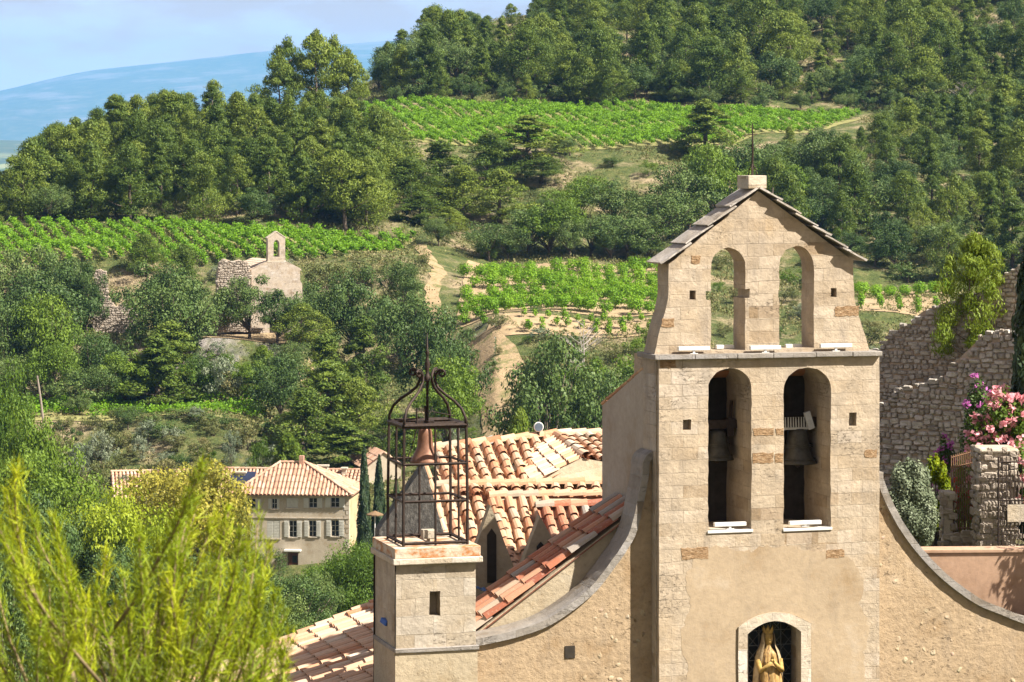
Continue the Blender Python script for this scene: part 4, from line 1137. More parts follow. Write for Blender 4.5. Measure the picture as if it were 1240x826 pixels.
for i in range(4):
    (x0, y0), (x1, y1) = corner[i], corner[(i + 1) % 4]
    f = .97
    top = (cxm + (x0 - cxm) * f, cym + (y0 - cym) * f)
    MB().tube([(x0, y0, 0), (x0, y0, zz[1]), (top[0], top[1], zz[3])], .033, 6).link('post', M['iron'], cage)
    mx, my = (x0 + x1) / 2, (y0 + y1) / 2
    MB().tube([(mx, my, 0), (cxm + (mx - cxm) * .97, cym + (my - cym) * .97, zz[3])], .026, 6).link('bar', M['iron'], cage)
    # ogee rib with a scroll at the head
    rx, ry = x0 - cxm, y0 - cym
    prof = [(.97, zz[3]), (.955, zz[3] + .16), (.86, zz[3] + .36), (.68, zz[3] + .52), (.45, zz[3] + .66), (.27, zz[3] + .80), (.19, zz[3] + .95), (.20, zz[3] + 1.08), (.27, zz[3] + 1.17)]
    for k in range(11):
        a = R(115 - k * 42); q = .10 * (1 - k * .05); prof.append((.36 + q * 1.0 * math.cos(a), zz[3] + 1.12 + q * .85 * math.sin(a)))
    MB().tube([(cxm + rx * r, cym + ry * r, z) for r, z in prof], [.034] * 8 + [.027] * (len(prof) - 8), 6).link('rib', M['iron'], cage, smooth=True)
for z, th in zip(zz, (.036, .03, .03, .062)):
    mb = MB(); f = .97 if z == zz[3] else 1.0
    cs = [(cxm + (x - cxm) * f, cym + (y - cym) * f) for x, y in corner]
    for i in range(4): mb.tube([(*cs[i], z), (*cs[(i + 1) % 4], z)], th, 4)
    mb.link('ring', M['iron'], cage)
zf = zz[3]
MB().tube([(cxm, cym, zf - .05), (cxm, cym, zf + .9), (cxm, cym, zf + 1.0), (cxm, cym, zf + 1.06), (cxm, cym, zf + 1.15), (cxm, cym, zf + 1.3), (cxm, cym, zf + 1.45), (cxm, cym, zf + 1.52), (cxm, cym, zf + 1.56), (cxm, cym, zf + 1.62), (cxm, cym, zf + 2.0)],
          [.03, .03, .09, .05, .035, .065, .03, .025, .055, .02, .008], 8).link('finial', M['iron'], cage, smooth=True)
mb = MB(); mb.tube([(cxm - cw * .48, cym, zf), (cxm + cw * .48, cym, zf)], .03, 4); mb.tube([(cxm, cym - cw * .48, zf), (cxm, cym + cw * .48, zf)], .03, 4)
mb.link('crossbar', M['iron'], cage)
bt = place_local(thing('bell', 'red-brown small bell hanging inside the rusty iron cage', 'bell', group='bells hanging in the church belfry'), cxm - .05, cym, zR + zf - .86)
MB().lathe([(r * .92 * .9 * (.86 if q > -.5 else 1), (q + .77) * 1.02) for r, q in BELL], 28).link('bell_body', M['rustbell'], bt, smooth=True)
mb = MB(); mb.box(-.2, .2, -.05, .05, .79, .92); mb.tube([(-.18, 0, .9), (-.2, 0, 1.2)], .02, 5); mb.tube([(.02, 0, .9), (.0, 0, 1.25)], .025, 5); mb.tube([(-.15, -.02, .85), (-.42, -.05, .05)], .014, 5); mb.tube([(.14, 0, 1.12), (.7, .1, 1.0)], .01, 4)
mb.link('headstock', M['iron'], bt)
mb = MB(); mb.tube([(0, 0, .5), (.03, 0, .02)], [.014, .02], 6); mb.lathe([(0, -.06), (.045, -.04), (.05, 0), (0, .03)], 10)
mb.link('clapper', M['iron'], bt)
ld = place_local(thing('spotlight', 'small cream spotlight standing on the turret ledge inside the cage', 'spotlight'), FC.at(519, 640, .3)[0], .32, zR)
MB().box(-.15, .15, -.1, .12, .13, .33).box(-.04, .04, -.03, .03, .02, .14).link('lamp_body', M['frame'], ld, bevel=.02)
MB().box(-.1, .1, -.08, .08, 0, .02).link('stand', M['iron'], ld)
# round lamp on the roof ridge
rl = thing('spotlight', 'round white spotlight on the tiled ridge behind the iron cage', 'spotlight', W(652, 526, 78.0), R(10))
mb = MB(); mb.lathe([(0, -.06), (.09, -.05), (.135, .0), (.135, .04), (.115, .045)], 20)
link('lamp_body', mb.mesh('lamp_body', M['white'], True), rl, (0, 0, .2), (R(90), 0, 0))
link('lens', MB().lathe([(0, .045), (.112, .045)], 20).mesh('lens', simple('lens', (.10, .13, .17), .2, 4, .2)), rl, (0, 0, .2), (R(90), 0, 0))
MB().box(-.03, .03, -.02, .03, -.12, .1).link('stand', M['iron'], rl)
tp = thing('tarpaulin', 'crumpled blue tarpaulin lying behind the corner turret', 'tarpaulin', W(590, 716, 68.3), FC.th)
V, Fc = [], []
for j in range(7):
    for i in range(11): V.append((-.32 + i * .065, -.3 + j * .1, .12 - i * .02 + .03 * math.sin(i * 1.7 + j) + random.uniform(-.02, .02)))
for j in range(6):
    for i in range(10): a = j * 11 + i; Fc.append((a, a + 1, a + 12, a + 11))
MB().add(V, Fc).link('sheet', simple('blue_sheet', (.03, .075, .19), .3, 5, .5), tp)

# ------------------------------------------------------------------ the neighbouring tiled roof, lower left
nb = place_local(thing('tiled_house', 'house roof of pale barrel tiles just left of the corner turret', 'house'), 0, 0, 0)
na = FC.at(452, 828, 1.9); TS = math.tan(R(20))
nz = lambda s: na[1] + (s - na[0]) * TS
s0, s1, d0, d1 = na[0] - 6.6, na[0] + 2.6, -1.2, 9.1
mb = MB()
LX = s1 - s0
tiles(mb, (s1, d1, nz(s1)), (s1, d0, nz(s1)), (s0, d1, nz(s0)), (s0, d0, nz(s0)), .32, .52,
      keep=lambda u, v: not ((d1 + (d0 - d1) * u) < 2.05 and (s1 - LX * v) > tx0 - .2), jit=.016)
for dd in (d1, 3.7):
    ridgerow(mb, (s1, dd, nz(s1) + .05), (s0, dd, nz(s0) + .05), .14, .5)
mb.add([(s1, d1, nz(s1) - .1), (s1, 2.1, nz(s1) - .1), (s0, 2.1, nz(s0) - .1), (s0, d1, nz(s0) - .1)], [(0, 1, 2, 3)], .2)
mb.add([(tx0 - .05, 2.1, nz(tx0) - .1), (tx0 - .05, d0, nz(tx0) - .1), (s0, d0, nz(s0) - .1), (s0, 2.1, nz(s0) - .1)], [(0, 1, 2, 3)], .2)
mb.link('roof', M['tile_pale'], nb)
mb = MB()
hexa(mb, [(s0 + .3, d0 + .2, -4), (tx0 - .1, d0 + .2, -4), (tx0 - .1, d1 - .2, -4), (s0 + .3, d1 - .2, -4), (s0 + .3, d0 + .2, nz(s0 + .3) - .18), (tx0 - .1, d0 + .2, nz(tx0 - .1) - .18), (tx0 - .1, d1 - .2, nz(tx0 - .1) - .18), (s0 + .3, d1 - .2, nz(s0 + .3) - .18)])
hexa(mb, [(tx0 - .1, 2.2, -4), (s1, 2.2, -4), (s1, d1 - .2, -4), (tx0 - .1, d1 - .2, -4), (tx0 - .1, 2.2, nz(tx0 - .1) - .18), (s1, 2.2, nz(s1) - .18), (s1, d1 - .2, nz(s1) - .18), (tx0 - .1, d1 - .2, nz(tx0 - .1) - .18)])
mb.link('wall', M['aisle'], nb)
# ------------------------------------------------------------------ the village house and its neighbours
M['housewall'] = plaster('house_render', (0.42, 0.36, 0.275), 0.08, 0.22, 0.02)
M['housewall2'] = plaster('ochre_house_render', (0.42, 0.325, 0.195), 0.05, 0.12, 0.02)
M['shutter'] = simple('pale_grey_shutter', (0.50, 0.49, 0.44), 0.1, 3, 0.6)
M['doorwood'] = simple('red_brown_door', (0.10, 0.035, 0.025), 0.3, 4, 0.5)
M['brickred'] = simple('chimney_brick', (0.40, 0.24, 0.17), 0.25, 3, 0.9)
M['solar'] = simple('solar_panel', (0.02, 0.025, 0.05), 0.3, 1, 0.15)
FH = Frame(285.5, 305, R(-6), -44.6)
hs = thing('village_house', 'two-storey cream house with grey shutters and a hipped tile roof', 'house', FH.loc(), FH.th)
hw_ = FH.at(422.5, 640)[0]; hd = 7.6
eave = FH.at(350, 600)[1]
wins = []          # px left, right, top, bottom, state
for l, r, t, b, st in ((298.5, 309.5, 604, 616, 'glass'), (329, 335.5, 604, 616, 'half'), (347, 361, 603, 615, 'shut'), (374, 384, 603, 615, 'glass'), (400.5, 411, 602.5, 614.5, 'glass'),
                       (323, 339, 630, 652, 'shut'), (350, 359.5, 630.5, 650.5, 'white'), (374, 383, 630.5, 650, 'open'), (401, 410.5, 630, 649.5, 'open'), (296, 303, 631, 652, 'glass')):
    x0, x1 = FH.at(l, t)[0], FH.at(r, t)[0]; wins.append((x0, x1, FH.at(l, b)[1], FH.at(l, t)[1], st))
door = (FH.at(348, 670)[0], FH.at(361, 670)[0], FH.at(350, 692)[1], FH.at(350, 669)[1])
hole = [[(a, c), (b, c), (b, d), (a, d)] for a, b, c, d, s_ in wins] + [[(door[0], door[2]), (door[1], door[2]), (door[1], door[3]), (door[0], door[3])]]
mb = MB().prism([(0, 0), (hw_, 0), (hw_, eave), (0, eave)], 0, .35, hole)
mb.link('wall', M['housewall'], hs)
MB().box(0, hw_ - .3, .85, hd, 0, eave - .02).box(0, .3, .35, .85, 0, eave - .02).link('inner_wall', M['housewall2'], hs)
MB().box(hw_ - .3, hw_ - .004, .352, hd, 0, eave).link('side_wall', M['housewall2'], hs)
mb = MB()
for i in range(16):
    z = eave - .3 - i * .48; w = .3 if i % 2 else .5; mb.box(hw_ - w, hw_ + .03, -.03, .4, z - .2, z + .2)
mb.link('corner_stones', M['frame'], hs)
MB().box(-.02, hw_ + .02, -.07, .1, FH.at(350, 627)[1] - .06, FH.at(350, 627)[1] + .04).link('string_course', M['frame'], hs)
MB().box(-.15, hw_ + .15, -.18, .3, eave - .16, eave + .02).box(hw_ - .1, hw_ + .2, .3, hd + .1, eave - .16, eave + .02).link('eaves_cornice', M['frame'], hs)
for a, b, c, d, st in wins:
    w, h = b - a, d - c
    fr = MB()
    if st == 'shut':
        f = fr.box(a + .02, b - .02, .14, .22, c, d).link('window', M['shutter'], hs)
        mb = MB()
        for q in range(2):
            xa = a + .01 + q * w / 2; mb.box(xa, xa + w / 2 - .02, .03, .075, c + .02, d - .02)
            for k in range(int(h / .16)): mb.box(xa + .06, xa + w / 2 - .08, .012, .03, c + .1 + k * .16, c + .17 + k * .16)
        mb.link('shutter', M['shutter'], f)
    else:
        th = .05
        for q in ((a, a + th, c, d), (b - th, b, c, d), (a + th, b - th, c, c + th), (a + th, b - th, d - th, d), ((a + b) / 2 - .03, (a + b) / 2 + .03, c + th, d - th)): fr.box(q[0], q[1], .16, .22, q[2], q[3])
        nb_ = 3 if h > 1.3 else 2
        for k in range(1, nb_): fr.box(a + th, b - th, .165, .215, c + h * k / nb_ - .018, c + h * k / nb_ + .018)
        f = fr.link('window', M['white'] if st == 'white' else M['shutter'], hs)
        MB().box(a, b, .235, .26, c, d).link('pane', M['glass'], f)
        sw = min(w * .62, .75)
        for sd in (-1, 1):
            if st == 'half' and sd > 0: sw2 = .25
            else: sw2 = sw
            x0 = a - sw2 if sd < 0 else b; x1 = x0 + sw2; mb = MB().box(x0, x1, -.075, -.03, c, d)
            for k in range(int(h / .16)): mb.box(x0 + .07, x1 - .07, -.095, -.075, c + .07 + k * .16, c + .14 + k * .16)
            mb.link('shutter', M['shutter'], f)
    MB().box(a - .1, b + .1, -.1, .16, c - .09, c - .005).link('sill', M['frame'], f)
dr = MB().box(door[0], door[1], .2, .28, door[2], door[3]).link('door', M['doorwood'], hs)
MB().box(door[0] + .5, door[1] - .15, .17, .2, door[2] + .9, door[3] - .35).link('pane', M['glass'], dr)
MB().box(door[0] - .25, door[1] + .35, -.7, .1, door[3] + .18, door[3] + .34).link('door_canopy', M['white'], hs)
# hipped roof with real tile rows
zr = FH.at(354, 561, 3.6)[1]; ra, rb = FH.at(339, 561, 3.6)[0], FH.at(369, 561, 3.6)[0]
o_ = .45; ze = eave + .06
c0, c1, c2, c3 = Vector((-o_, -o_, ze)), Vector((hw_ + o_, -o_, ze)), Vector((hw_ + o_, hd + o_, ze)), Vector((-o_, hd + o_, ze))
r0, r1 = Vector((ra, hd / 2, zr)), Vector((rb, hd / 2, zr))
rf = MB()
def hip(mb, e0, e1, t0, t1, pitch=.42):
    """tile rows running up from eave e0-e1 to top edge t0-t1 (a point or a ridge), cut along the hips"""
    L_ = (e1 - e0).length; ud = (e1 - e0).normalized(); n = int(L_ / pitch)
    nr = ud.cross(t0 - e0).normalized()
    if nr.z < 0: nr = -nr
    up = nr.cross(ud)
    if up.z < 0: up = -up
    H = (t0 - e0).dot(up); a0, a1 = (t0 - e0).dot(ud), (t1 - e0).dot(ud)
    for i in range(n):
        x = (i + .5) * L_ / n
        hmax = H * min(1, x / max(a0, .01), (L_ - x) / max(L_ - a1, .01))
        nv = max(1, int(hmax / .9)); base = e0 + ud * x
        for j in range(nv):
            v0, v1 = hmax * j / nv, hmax * (j + 1.06) / nv; V = []
            for vv, rr, l in ((v0, .155, .03), (v1, .125, 0)):
                for k in range(5):
                    t = math.pi * k / 4; V.append(base + up * vv + ud * (math.cos(t) * rr) + nr * (math.sin(t) * rr * .9 + l + .02))
            mb.add(V, [(k, k + 1, 6 + k, 5 + k) for k in range(4)], min(1, max(0, random.gauss(.5, .3))))
    mb.add([e0, e1, t1, t0], [(0, 1, 2, 3)], .05)
hip(rf, c0, c1, r0, r1); hip(rf, c1, c2, r1, r1); hip(rf, c3, c0, r0, r0); hip(rf, c2, c3, r1, r0)
for a, b in ((c0, r0), (c1, r1), (c2, r1), (c3, r0), (r0, r1)): ridgerow(rf, a + Vector((0, 0, .12)), b + Vector((0, 0, .12)), .17, .6)
rfo = rf.link('roof', M['tile_far'], hs)
cx0 = FH.at(365, 556, 3.6)[0]
MB().box(cx0 - .24, cx0 + .24, hd / 2 - .3, hd / 2 + .3, zr - .3, FH.at(365, 552, 3.6)[1]).link('chimney', M['brickred'], rfo)

def barn(name, label, px0, px1, Y, th, z_e, z_r, depth, wall, rmat, zb, chim=(), solar=None, gable=False):
    fr = Frame(px0, Y, th, zb); w = fr.at(px1, z_e)[0]; e = fr.at(px0, z_e)[1]; rz = fr.at((px0 + px1) / 2, z_r, depth / 2)[1]
    t = thing(name, label, 'house', fr.loc(), th)
    if gable:   # gable end to the viewer
        MB().prism([(0, 0), (w, 0), (w, e), (w / 2, rz), (0, e)], 0, depth).link('wall', wall, t)
        mb = MB()
        tiles(mb, (w / 2, -.15, rz + .1), (w / 2, depth, rz + .1), (-.3, -.15, e - .05), (-.3, depth, e - .05), .42, .7, pans=False)
        tiles(mb, (w / 2, -.15, rz + .1), (w / 2, depth, rz + .1), (w + .3, -.15, e - .05), (w + .3, depth, e - .05), .42, .7, pans=False)
        r = mb.link('roof', rmat, t)
    else:
        V = [(0, 0, 0), (w, 0, 0), (w, depth, 0), (0, depth, 0), (0, 0, e), (w, 0, e), (w, depth, e), (0, depth, e), (0, depth / 2, rz), (w, depth / 2, rz)]
        MB().add(V, [(0, 1, 5, 4), (2, 3, 7, 6), (1, 2, 6, 9, 5), (3, 0, 4, 8, 7), (0, 3, 2, 1)]).link('wall', wall, t)
        mb = MB()
        tiles(mb, (-.2, depth / 2, rz + .08), (w + .2, depth / 2, rz + .08), (-.2, -.35, e - .1), (w + .2, -.35, e - .1), .42, .7, pans=False)
        tiles(mb, (-.2, depth / 2, rz + .08), (w + .2, depth / 2, rz + .08), (-.2, depth + .3, e - .1), (w + .2, depth + .3, e - .1), .42, .7, pans=False)
        ridgerow(mb, (-.2, depth / 2, rz + .14), (w + .2, depth / 2, rz + .14), .17, .6)
        r = mb.link('roof', rmat, t)
    for px, top, ww in chim:
        x, zt = fr.at(px, top, depth * .4)
        MB().box(x - ww / 2, x + ww / 2, depth * .4 - .4, depth * .4 + .4, e, zt - .15).box(x - ww / 2 - .12, x + ww / 2 + .12, depth * .4 - .5, depth * .4 + .5, zt - .15, zt).link('chimney', M['frame'], r)
    if solar:
        x0, x1 = fr.at(solar[0], z_r, depth * .3)[0], fr.at(solar[1], z_r, depth * .3)[0]
        k = (rz - e) / (depth / 2)
        f = lambda y: e + k * y + .32
        hexa(MB(), [(x0, depth * .16, f(depth * .16) - .06), (x1, depth * .16, f(depth * .16) - .06), (x1, depth * .42, f(depth * .42) - .06), (x0, depth * .42, f(depth * .42) - .06),
                    (x0, depth * .16, f(depth * .16)), (x1, depth * .16, f(depth * .16)), (x1, depth * .42, f(depth * .42)), (x0, depth * .42, f(depth * .42))]).link('solar_panel', M['solar'], r)
    return t
barn('outbuilding', 'low house with dark solar panels on its tile roof left of the hipped house', 262, 330, 316, R(-6), 606, 568.5, 9, M['housewall2'], M['tile_far'], -46, chim=((292, 571, 1.0),), solar=(279, 308))
barn('outbuilding', 'low pale tiled roof half hidden behind the yellowing tree', 138, 262, 322, R(10), 602, 571, 9, M['housewall2'], M['tile_pale'], -47)
barn('outbuilding', 'pink tiled house standing right behind the hipped house', 388, 436, 317, R(-4), 592, 570, 8, M['housewall2'], M['tile_far'], -46, chim=((391, 563, 1.1), (417, 566, .5)))
barn('outbuilding', 'grey gabled house behind the two cypresses', 444, 486, 322, R(14), 566, 543, 10, M['housewall'], M['tile_far'], -46, gable=True)
ps = thing('parasol', 'brown parasol open beside the right cypress', 'parasol', (W(454, 690, 288).x, 288, gz(W(454, 690, 288).x, 288)))
pz = -(622 - HY) / F * 288 - ps.location.z
MB().tube([(0, 0, 0), (0, 0, pz + .2)], .05, 6).link('pole', M['white'], ps)
MB().lathe([(0, pz + .3), (.5, pz + .1), (.85, pz - .05), (.85, pz - .16), (.8, pz - .06), (0, pz + .2)], 10).link('canopy', simple('parasol_cloth', (.17, .11, .06), .1, 3), ps)

# ------------------------------------------------------------------ the hillside chapel
M['chapelstone'] = ashlar('chapel_beige_stone', (0.33, 0.278, 0.222), .6, .3, worn=.2, grey=.1)
M['rubblewall'] = ashlar('rubble_ruin_stone', (0.42, 0.33, 0.25), .5, .3, worn=.7, grey=.4)
def stones_on(mb, fn, poly, size, n, seed=0, hgt=.08):
    """rough stones laid in courses over a wall face; fn(x, z) gives the point, poly the outline in (x, z)"""
    rng = random.Random(seed)
    xs, zs = [p[0] for p in poly], [p[1] for p in poly]
    def inside(x, z):
        c = False
        for i in range(len(poly)):
            (a, b), (d, e) = poly[i], poly[i - 1]
            if (b > z) != (e > z) and x < (d - a) * (z - b) / (e - b) + a: c = not c
        return c
    z = min(zs)
    while z < max(zs) + size:
        h = size * rng.uniform(.55, .95); x = min(xs) + rng.uniform(-size, 0)
        while x < max(xs):
            w = size * rng.choice([.7, .9, 1.1, 1.5, 1.9])
            cx_, cz_ = x + w / 2, z + h / 2 + rng.uniform(-.28, .28) * h
            if inside(cx_, cz_ - h * .3):
                V, k = [], 8
                ctr = []
                for ring, (sc, yy) in enumerate(((1.0, .0), (.98, -.45), (.72, -.95))):
                    for q in range(k):
                        a = 2 * math.pi * (q + .5) / k
                        ex = math.copysign(abs(math.cos(a)) ** .45, math.cos(a)); ez_ = math.copysign(abs(math.sin(a)) ** .45, math.sin(a))
                        V.append(fn(cx_ + ex * w * .47 * sc + rng.uniform(-.02, .02) * size * 3, cz_ + ez_ * h * .46 * sc + rng.uniform(-.02, .02) * size * 3, yy * hgt * rng.uniform(.6, 1.4)))
                Fc = [tuple(2 * k + q for q in range(k))]
                for rg in range(2): Fc += [(rg * k + q, rg * k + (q + 1) % k, rg * k + k + (q + 1) % k, rg * k + k + q) for q in range(k)]
                mb.add(V, Fc, rng.random())
            x += w * 1.02
        z += h * 1.03
M['fieldstone'] = (lambda t: t.done(t.mix(.45, t.ramp(t.attr(), [(0, (.22, .20, .18)), (.4, (.40, .375, .345)), (.75, (.56, .535, .50)), (1, (.36, .30, .25))]), t.ramp(t.noise(6, None, 6, .7), [(.3, (.16, .13, .10)), (.55, (.40, .35, .29)), (.75, (.60, .55, .48))])), t.bump(t.noise(14, None, 6, .7), .03, .9)))(NT('field_stone'))

FX = Frame(304.5, 386, R(24), -22.9)
chp = thing('chapel', 'small pink stone chapel with an arched bellcote on the wooded hillside', 'chapel', FX.loc(), FX.th)
fx = lambda px, py, d=0: FX.at(px, py, d)
xr = fx(363.5, 340)[0]; ce = fx(304.5, 327)[1]; cr_ = fx(363, 325)[1]; cm = fx(335, 316)[1]; bx0, bx1 = fx(324.5, 300)[0], fx(345.5, 300)[0]
MB().prism(rough([(0, 0), (xr, 0), (xr, cr_), (bx1, cm), (bx0, cm), (0, ce)], .5, .02), 0, .8).link('front_wall', M['chapelstone'], chp)
bt_, bs_ = fx(335, 281)[1], fx(335, 288)[1]
oa = arch((bx0 + bx1) / 2 - (bx1 - bx0) * .17, (bx0 + bx1) / 2 + (bx1 - bx0) * .17, fx(335, 311)[1], fx(335, 296)[1], fx(335, 290.5)[1], 8)
MB().prism(rough([(bx0, cm - .02), (bx1, cm - .02), (bx1, bs_), ((bx0 + bx1) / 2, bt_), (bx0, bs_)], .5, .02), .05, .75, [oa]).link('bellcote', M['chapelstone'], chp)
MB().box(bx0 - .1, bx1 + .1, -.02, .82, cm - .12, cm + .02).link('bellcote_ledge', M['frame'], chp)
mb = MB(); md = (bx0 + bx1) / 2
for sd, x in ((-1, bx0 - .12), (1, bx1 + .12)): mb.add([(md, .0, bt_ + .02), (x, .0, bs_ - .08), (x, .8, bs_ - .08), (md, .8, bt_ + .02), (md, 0, bt_ + .14), (x, 0, bs_ + .03), (x, .8, bs_ + .03), (md, .8, bt_ + .14)], [(0, 1, 2, 3), (4, 7, 6, 5), (0, 4, 5, 1), (3, 2, 6, 7), (1, 5, 6, 2)])
mb.link('bellcote_roof', M['frame'], chp)
MB().box(.1, xr - .1, .8, 9.5, 0, ce - .35).link('nave_wall', M['chapelstone'], chp)
mb = MB(); zrg = cm + .1
tiles(mb, (md, .6, zrg), (md, 9.8, zrg), (-.25, .6, ce - .3), (-.25, 9.8, ce - .3), .36, .6)
tiles(mb, (md, .6, zrg), (md, 9.8, zrg), (xr + .25, .6, cr_ - .3), (xr + .25, 9.8, cr_ - .3), .36, .6)
mb.link('roof', simple('stone_tile_roof', (.40, .32, .25), .25, 3, .9, 0, .04), chp)
MB().add([(.2, 9.5, 0), (xr - .2, 9.5, 0), (xr - .2, 9.5, cr_ - .4), (md, 9.5, zrg), (.2, 9.5, ce - .4), (.2, 9.8, 0), (xr - .2, 9.8, 0), (xr - .2, 9.8, cr_ - .4), (md, 9.8, zrg), (.2, 9.8, ce - .4)], [(0, 1, 2, 3, 4), (9, 8, 7, 6, 5), (0, 4, 9, 5), (1, 6, 7, 2), (2, 7, 8, 3), (3, 8, 9, 4)]).link('rear_wall', M['chapelstone'], chp)
MB().prism([(xr - .05, 0), (fx(368, 350)[0], 0), (fx(366.5, 345)[0], fx(366, 344)[1]), (xr - .05, fx(363, 338)[1])], .2, 2.5).link('buttress', M['chapelstone'], chp)
MB().box(2.6, 3.7, -.06, .05, 0, 2.2).link('door', M['dark'], chp)

def rubble_ruin(label, fr, pts, thick, size, name='ruined_wall', cat='ruin', mat='fieldstone', body='rubblewall', seed=1, hgt=.12, base=None):
    t = thing(name, label, cat, fr.loc(), fr.th)
    q = [fr.at(x, y) for x, y in pts]
    if base is not None: q = [(q[0][0], base)] + q + [(q[-1][0], base)]
    MB().prism(rough(q, size * 1.2, size * .2), 0, thick).link('wall', M[body], t)
    mb = MB(); stones_on(mb, lambda x, z, y: (x, y - .01, z), q, size, 0, seed, hgt)
    stones_on(mb, lambda x, z, y: (q[0][0] - .01 + y, x - q[0][0], z), [(q[0][0], q[0][1]), (q[0][0] + thick, q[0][1]), (q[0][0] + thick, q[1][1]), (q[0][0], q[1][1])], size, 0, seed + 1, hgt)
    mb.link('stone_facing', M[mat], t)
    return t
M['ruinstone'] = (lambda t: t.done(t.mix(.4, t.ramp(t.attr(), [(0, (.20, .165, .13)), (.5, (.32, .272, .22)), (1, (.42, .37, .315))]), t.ramp(t.noise(2, None, 6, .7), [(.3, (.18, .145, .11)), (.55, (.38, .32, .26)), (.75, (.56, .50, .43))])), t.bump(t.noise(5, None, 6, .7), .06, .9)))(NT('beige_ruin_stone'))  # grey-beige facing stone of the chapel ruins and garden pillars
FRu = Frame(262, 384, R(10), -23.2)
rubble_ruin('tall ragged stone ruin joined to the chapel on its left', FRu, [(258, 402), (262, 372), (263, 340), (266, 318), (272, 314), (283, 317), (292, 315), (303, 322), (304, 402)], 3.0, .34, mat='ruinstone', seed=4, hgt=.10)
FRv = Frame(113, 386, R(6), -23)
rubble_ruin('low broken ruin half hidden by bushes far left of the chapel', FRv, [(113, 405), (113, 366), (116, 352), (115, 328), (122, 326), (129, 330), (130, 356), (140, 372), (152, 366), (163, 372), (166, 405)], 1.0, .34, mat='ruinstone', seed=6, hgt=.10)
for px, Y, lb in ((312, 386, 'wooden picnic table under the dark oak before the chapel'), (324, 388, 'wooden bench table right of the dark oak before the chapel')):
    X, _, z = gpx(px, Y); t = thing('picnic_table', lb, 'picnic table', (X, Y, z + .1), R(15))
    MB().box(-.9, .9, -.35, .35, .7, .76).link('tabletop', M['bark'], t)
    for sy in (-1, 1):
        MB().box(-.9, .9, sy * .62 - .13, sy * .62 + .13, .42, .47).link('seat', M['bark'], t)
    for sx in (-1, 1):
        MB().tube([(sx * .6, -.6, 0), (sx * .6, -.25, .72)], .05, 4).tube([(sx * .6, .6, 0), (sx * .6, .25, .72)], .05, 4).tube([(sx * .6, -.7, .42), (sx * .6, .7, .42)], .04, 4).link('leg', M['bark'], t)
for i, (pa, pb, Y) in enumerate(((240, 262, 381.5),)):
    a, b = gpx(pa, Y), gpx(pb, Y)
    t = thing('low_wall', 'low pale stone kerb wall at the edge of the chapel terrace', 'wall', (a[0], Y, a[2] - .3), R(3))
    MB().box(0, b[0] - a[0], 0, .5, 0, .9).link('wall', M['frame'], t, bevel=.03)
# utility pole
X, Y = gpx(53, 345)[:2]; up_ = thing('utility_pole', 'bare leaning wooden utility pole at the edge of the lower vineyard', 'utility pole', (X, Y, gz(X, Y) - .2))
dz = -(455 - HY) / F * 345 - up_.location.z
MB().tube([(0, 0, 0), (-.35, 0, dz * .5), (-.78, 0, dz)], [.15, .13, .10], 8).link('pole', simple('grey_pole', (.25, .21, .17), .2, 3), up_)
MB().tube([(-1.0, 0, dz - .3), (-.52, 0, dz - .25)], .04, 5).link('crossarm', M['iron'], up_)

# ------------------------------------------------------------------ the walled garden and ruin at the right
FP = Frame(1112, 69.4, R(3), -17)
pw = thing('garden_wall', 'smooth pink rendered wall behind the right shoulder of the church', 'wall', FP.loc(), FP.th)
pz0, pe = FP.at(1112, 668)[1], FP.at(1500, 668)[0]
MB().box(-3, pe, 0, .5, 0, pz0 - .05).link('wall', M['pink'], pw)
MB().box(-3, pe, -.04, .55, pz0 - .046, pz0 + .05).link('wall_cap', M['pink'], pw, bevel=.02)
FR1 = Frame(1063, 91, R(-34), -10.6)
ru = rubble_ruin('tall ragged castle wall of grey stones climbing behind the church', FR1, [(1058, 640), (1058, 426), (1063.6, 424), (1072, 414), (1084, 402), (1092, 396), (1103, 393), (1108, 384), (1119, 378), (1132, 372), (1144, 367), (1160, 362), (1176, 358), (1197, 351), (1204, 342), (1216, 333), (1229, 326), (1245, 312), (1300, 290), (1300, 640)], 1.1, .185, seed=11, hgt=.07)
FR2 = Frame(1063, 88.4, R(-34), -10.6)
rubble_ruin('lower stepped castle wall of pale stones behind the pink oleander', FR2, [(1058, 650), (1058, 496), (1068, 489), (1080, 480), (1092, 472), (1103, 468), (1118, 466), (1135, 461), (1144, 455), (1152, 445), (1160, 436), (1172, 427), (1180, 416), (1194, 405), (1210, 403), (1226, 401), (1300, 396), (1300, 650)], 1.9, .21, seed=13, hgt=.09)
FG = Frame(1141, 75.5, R(4), -10.7)
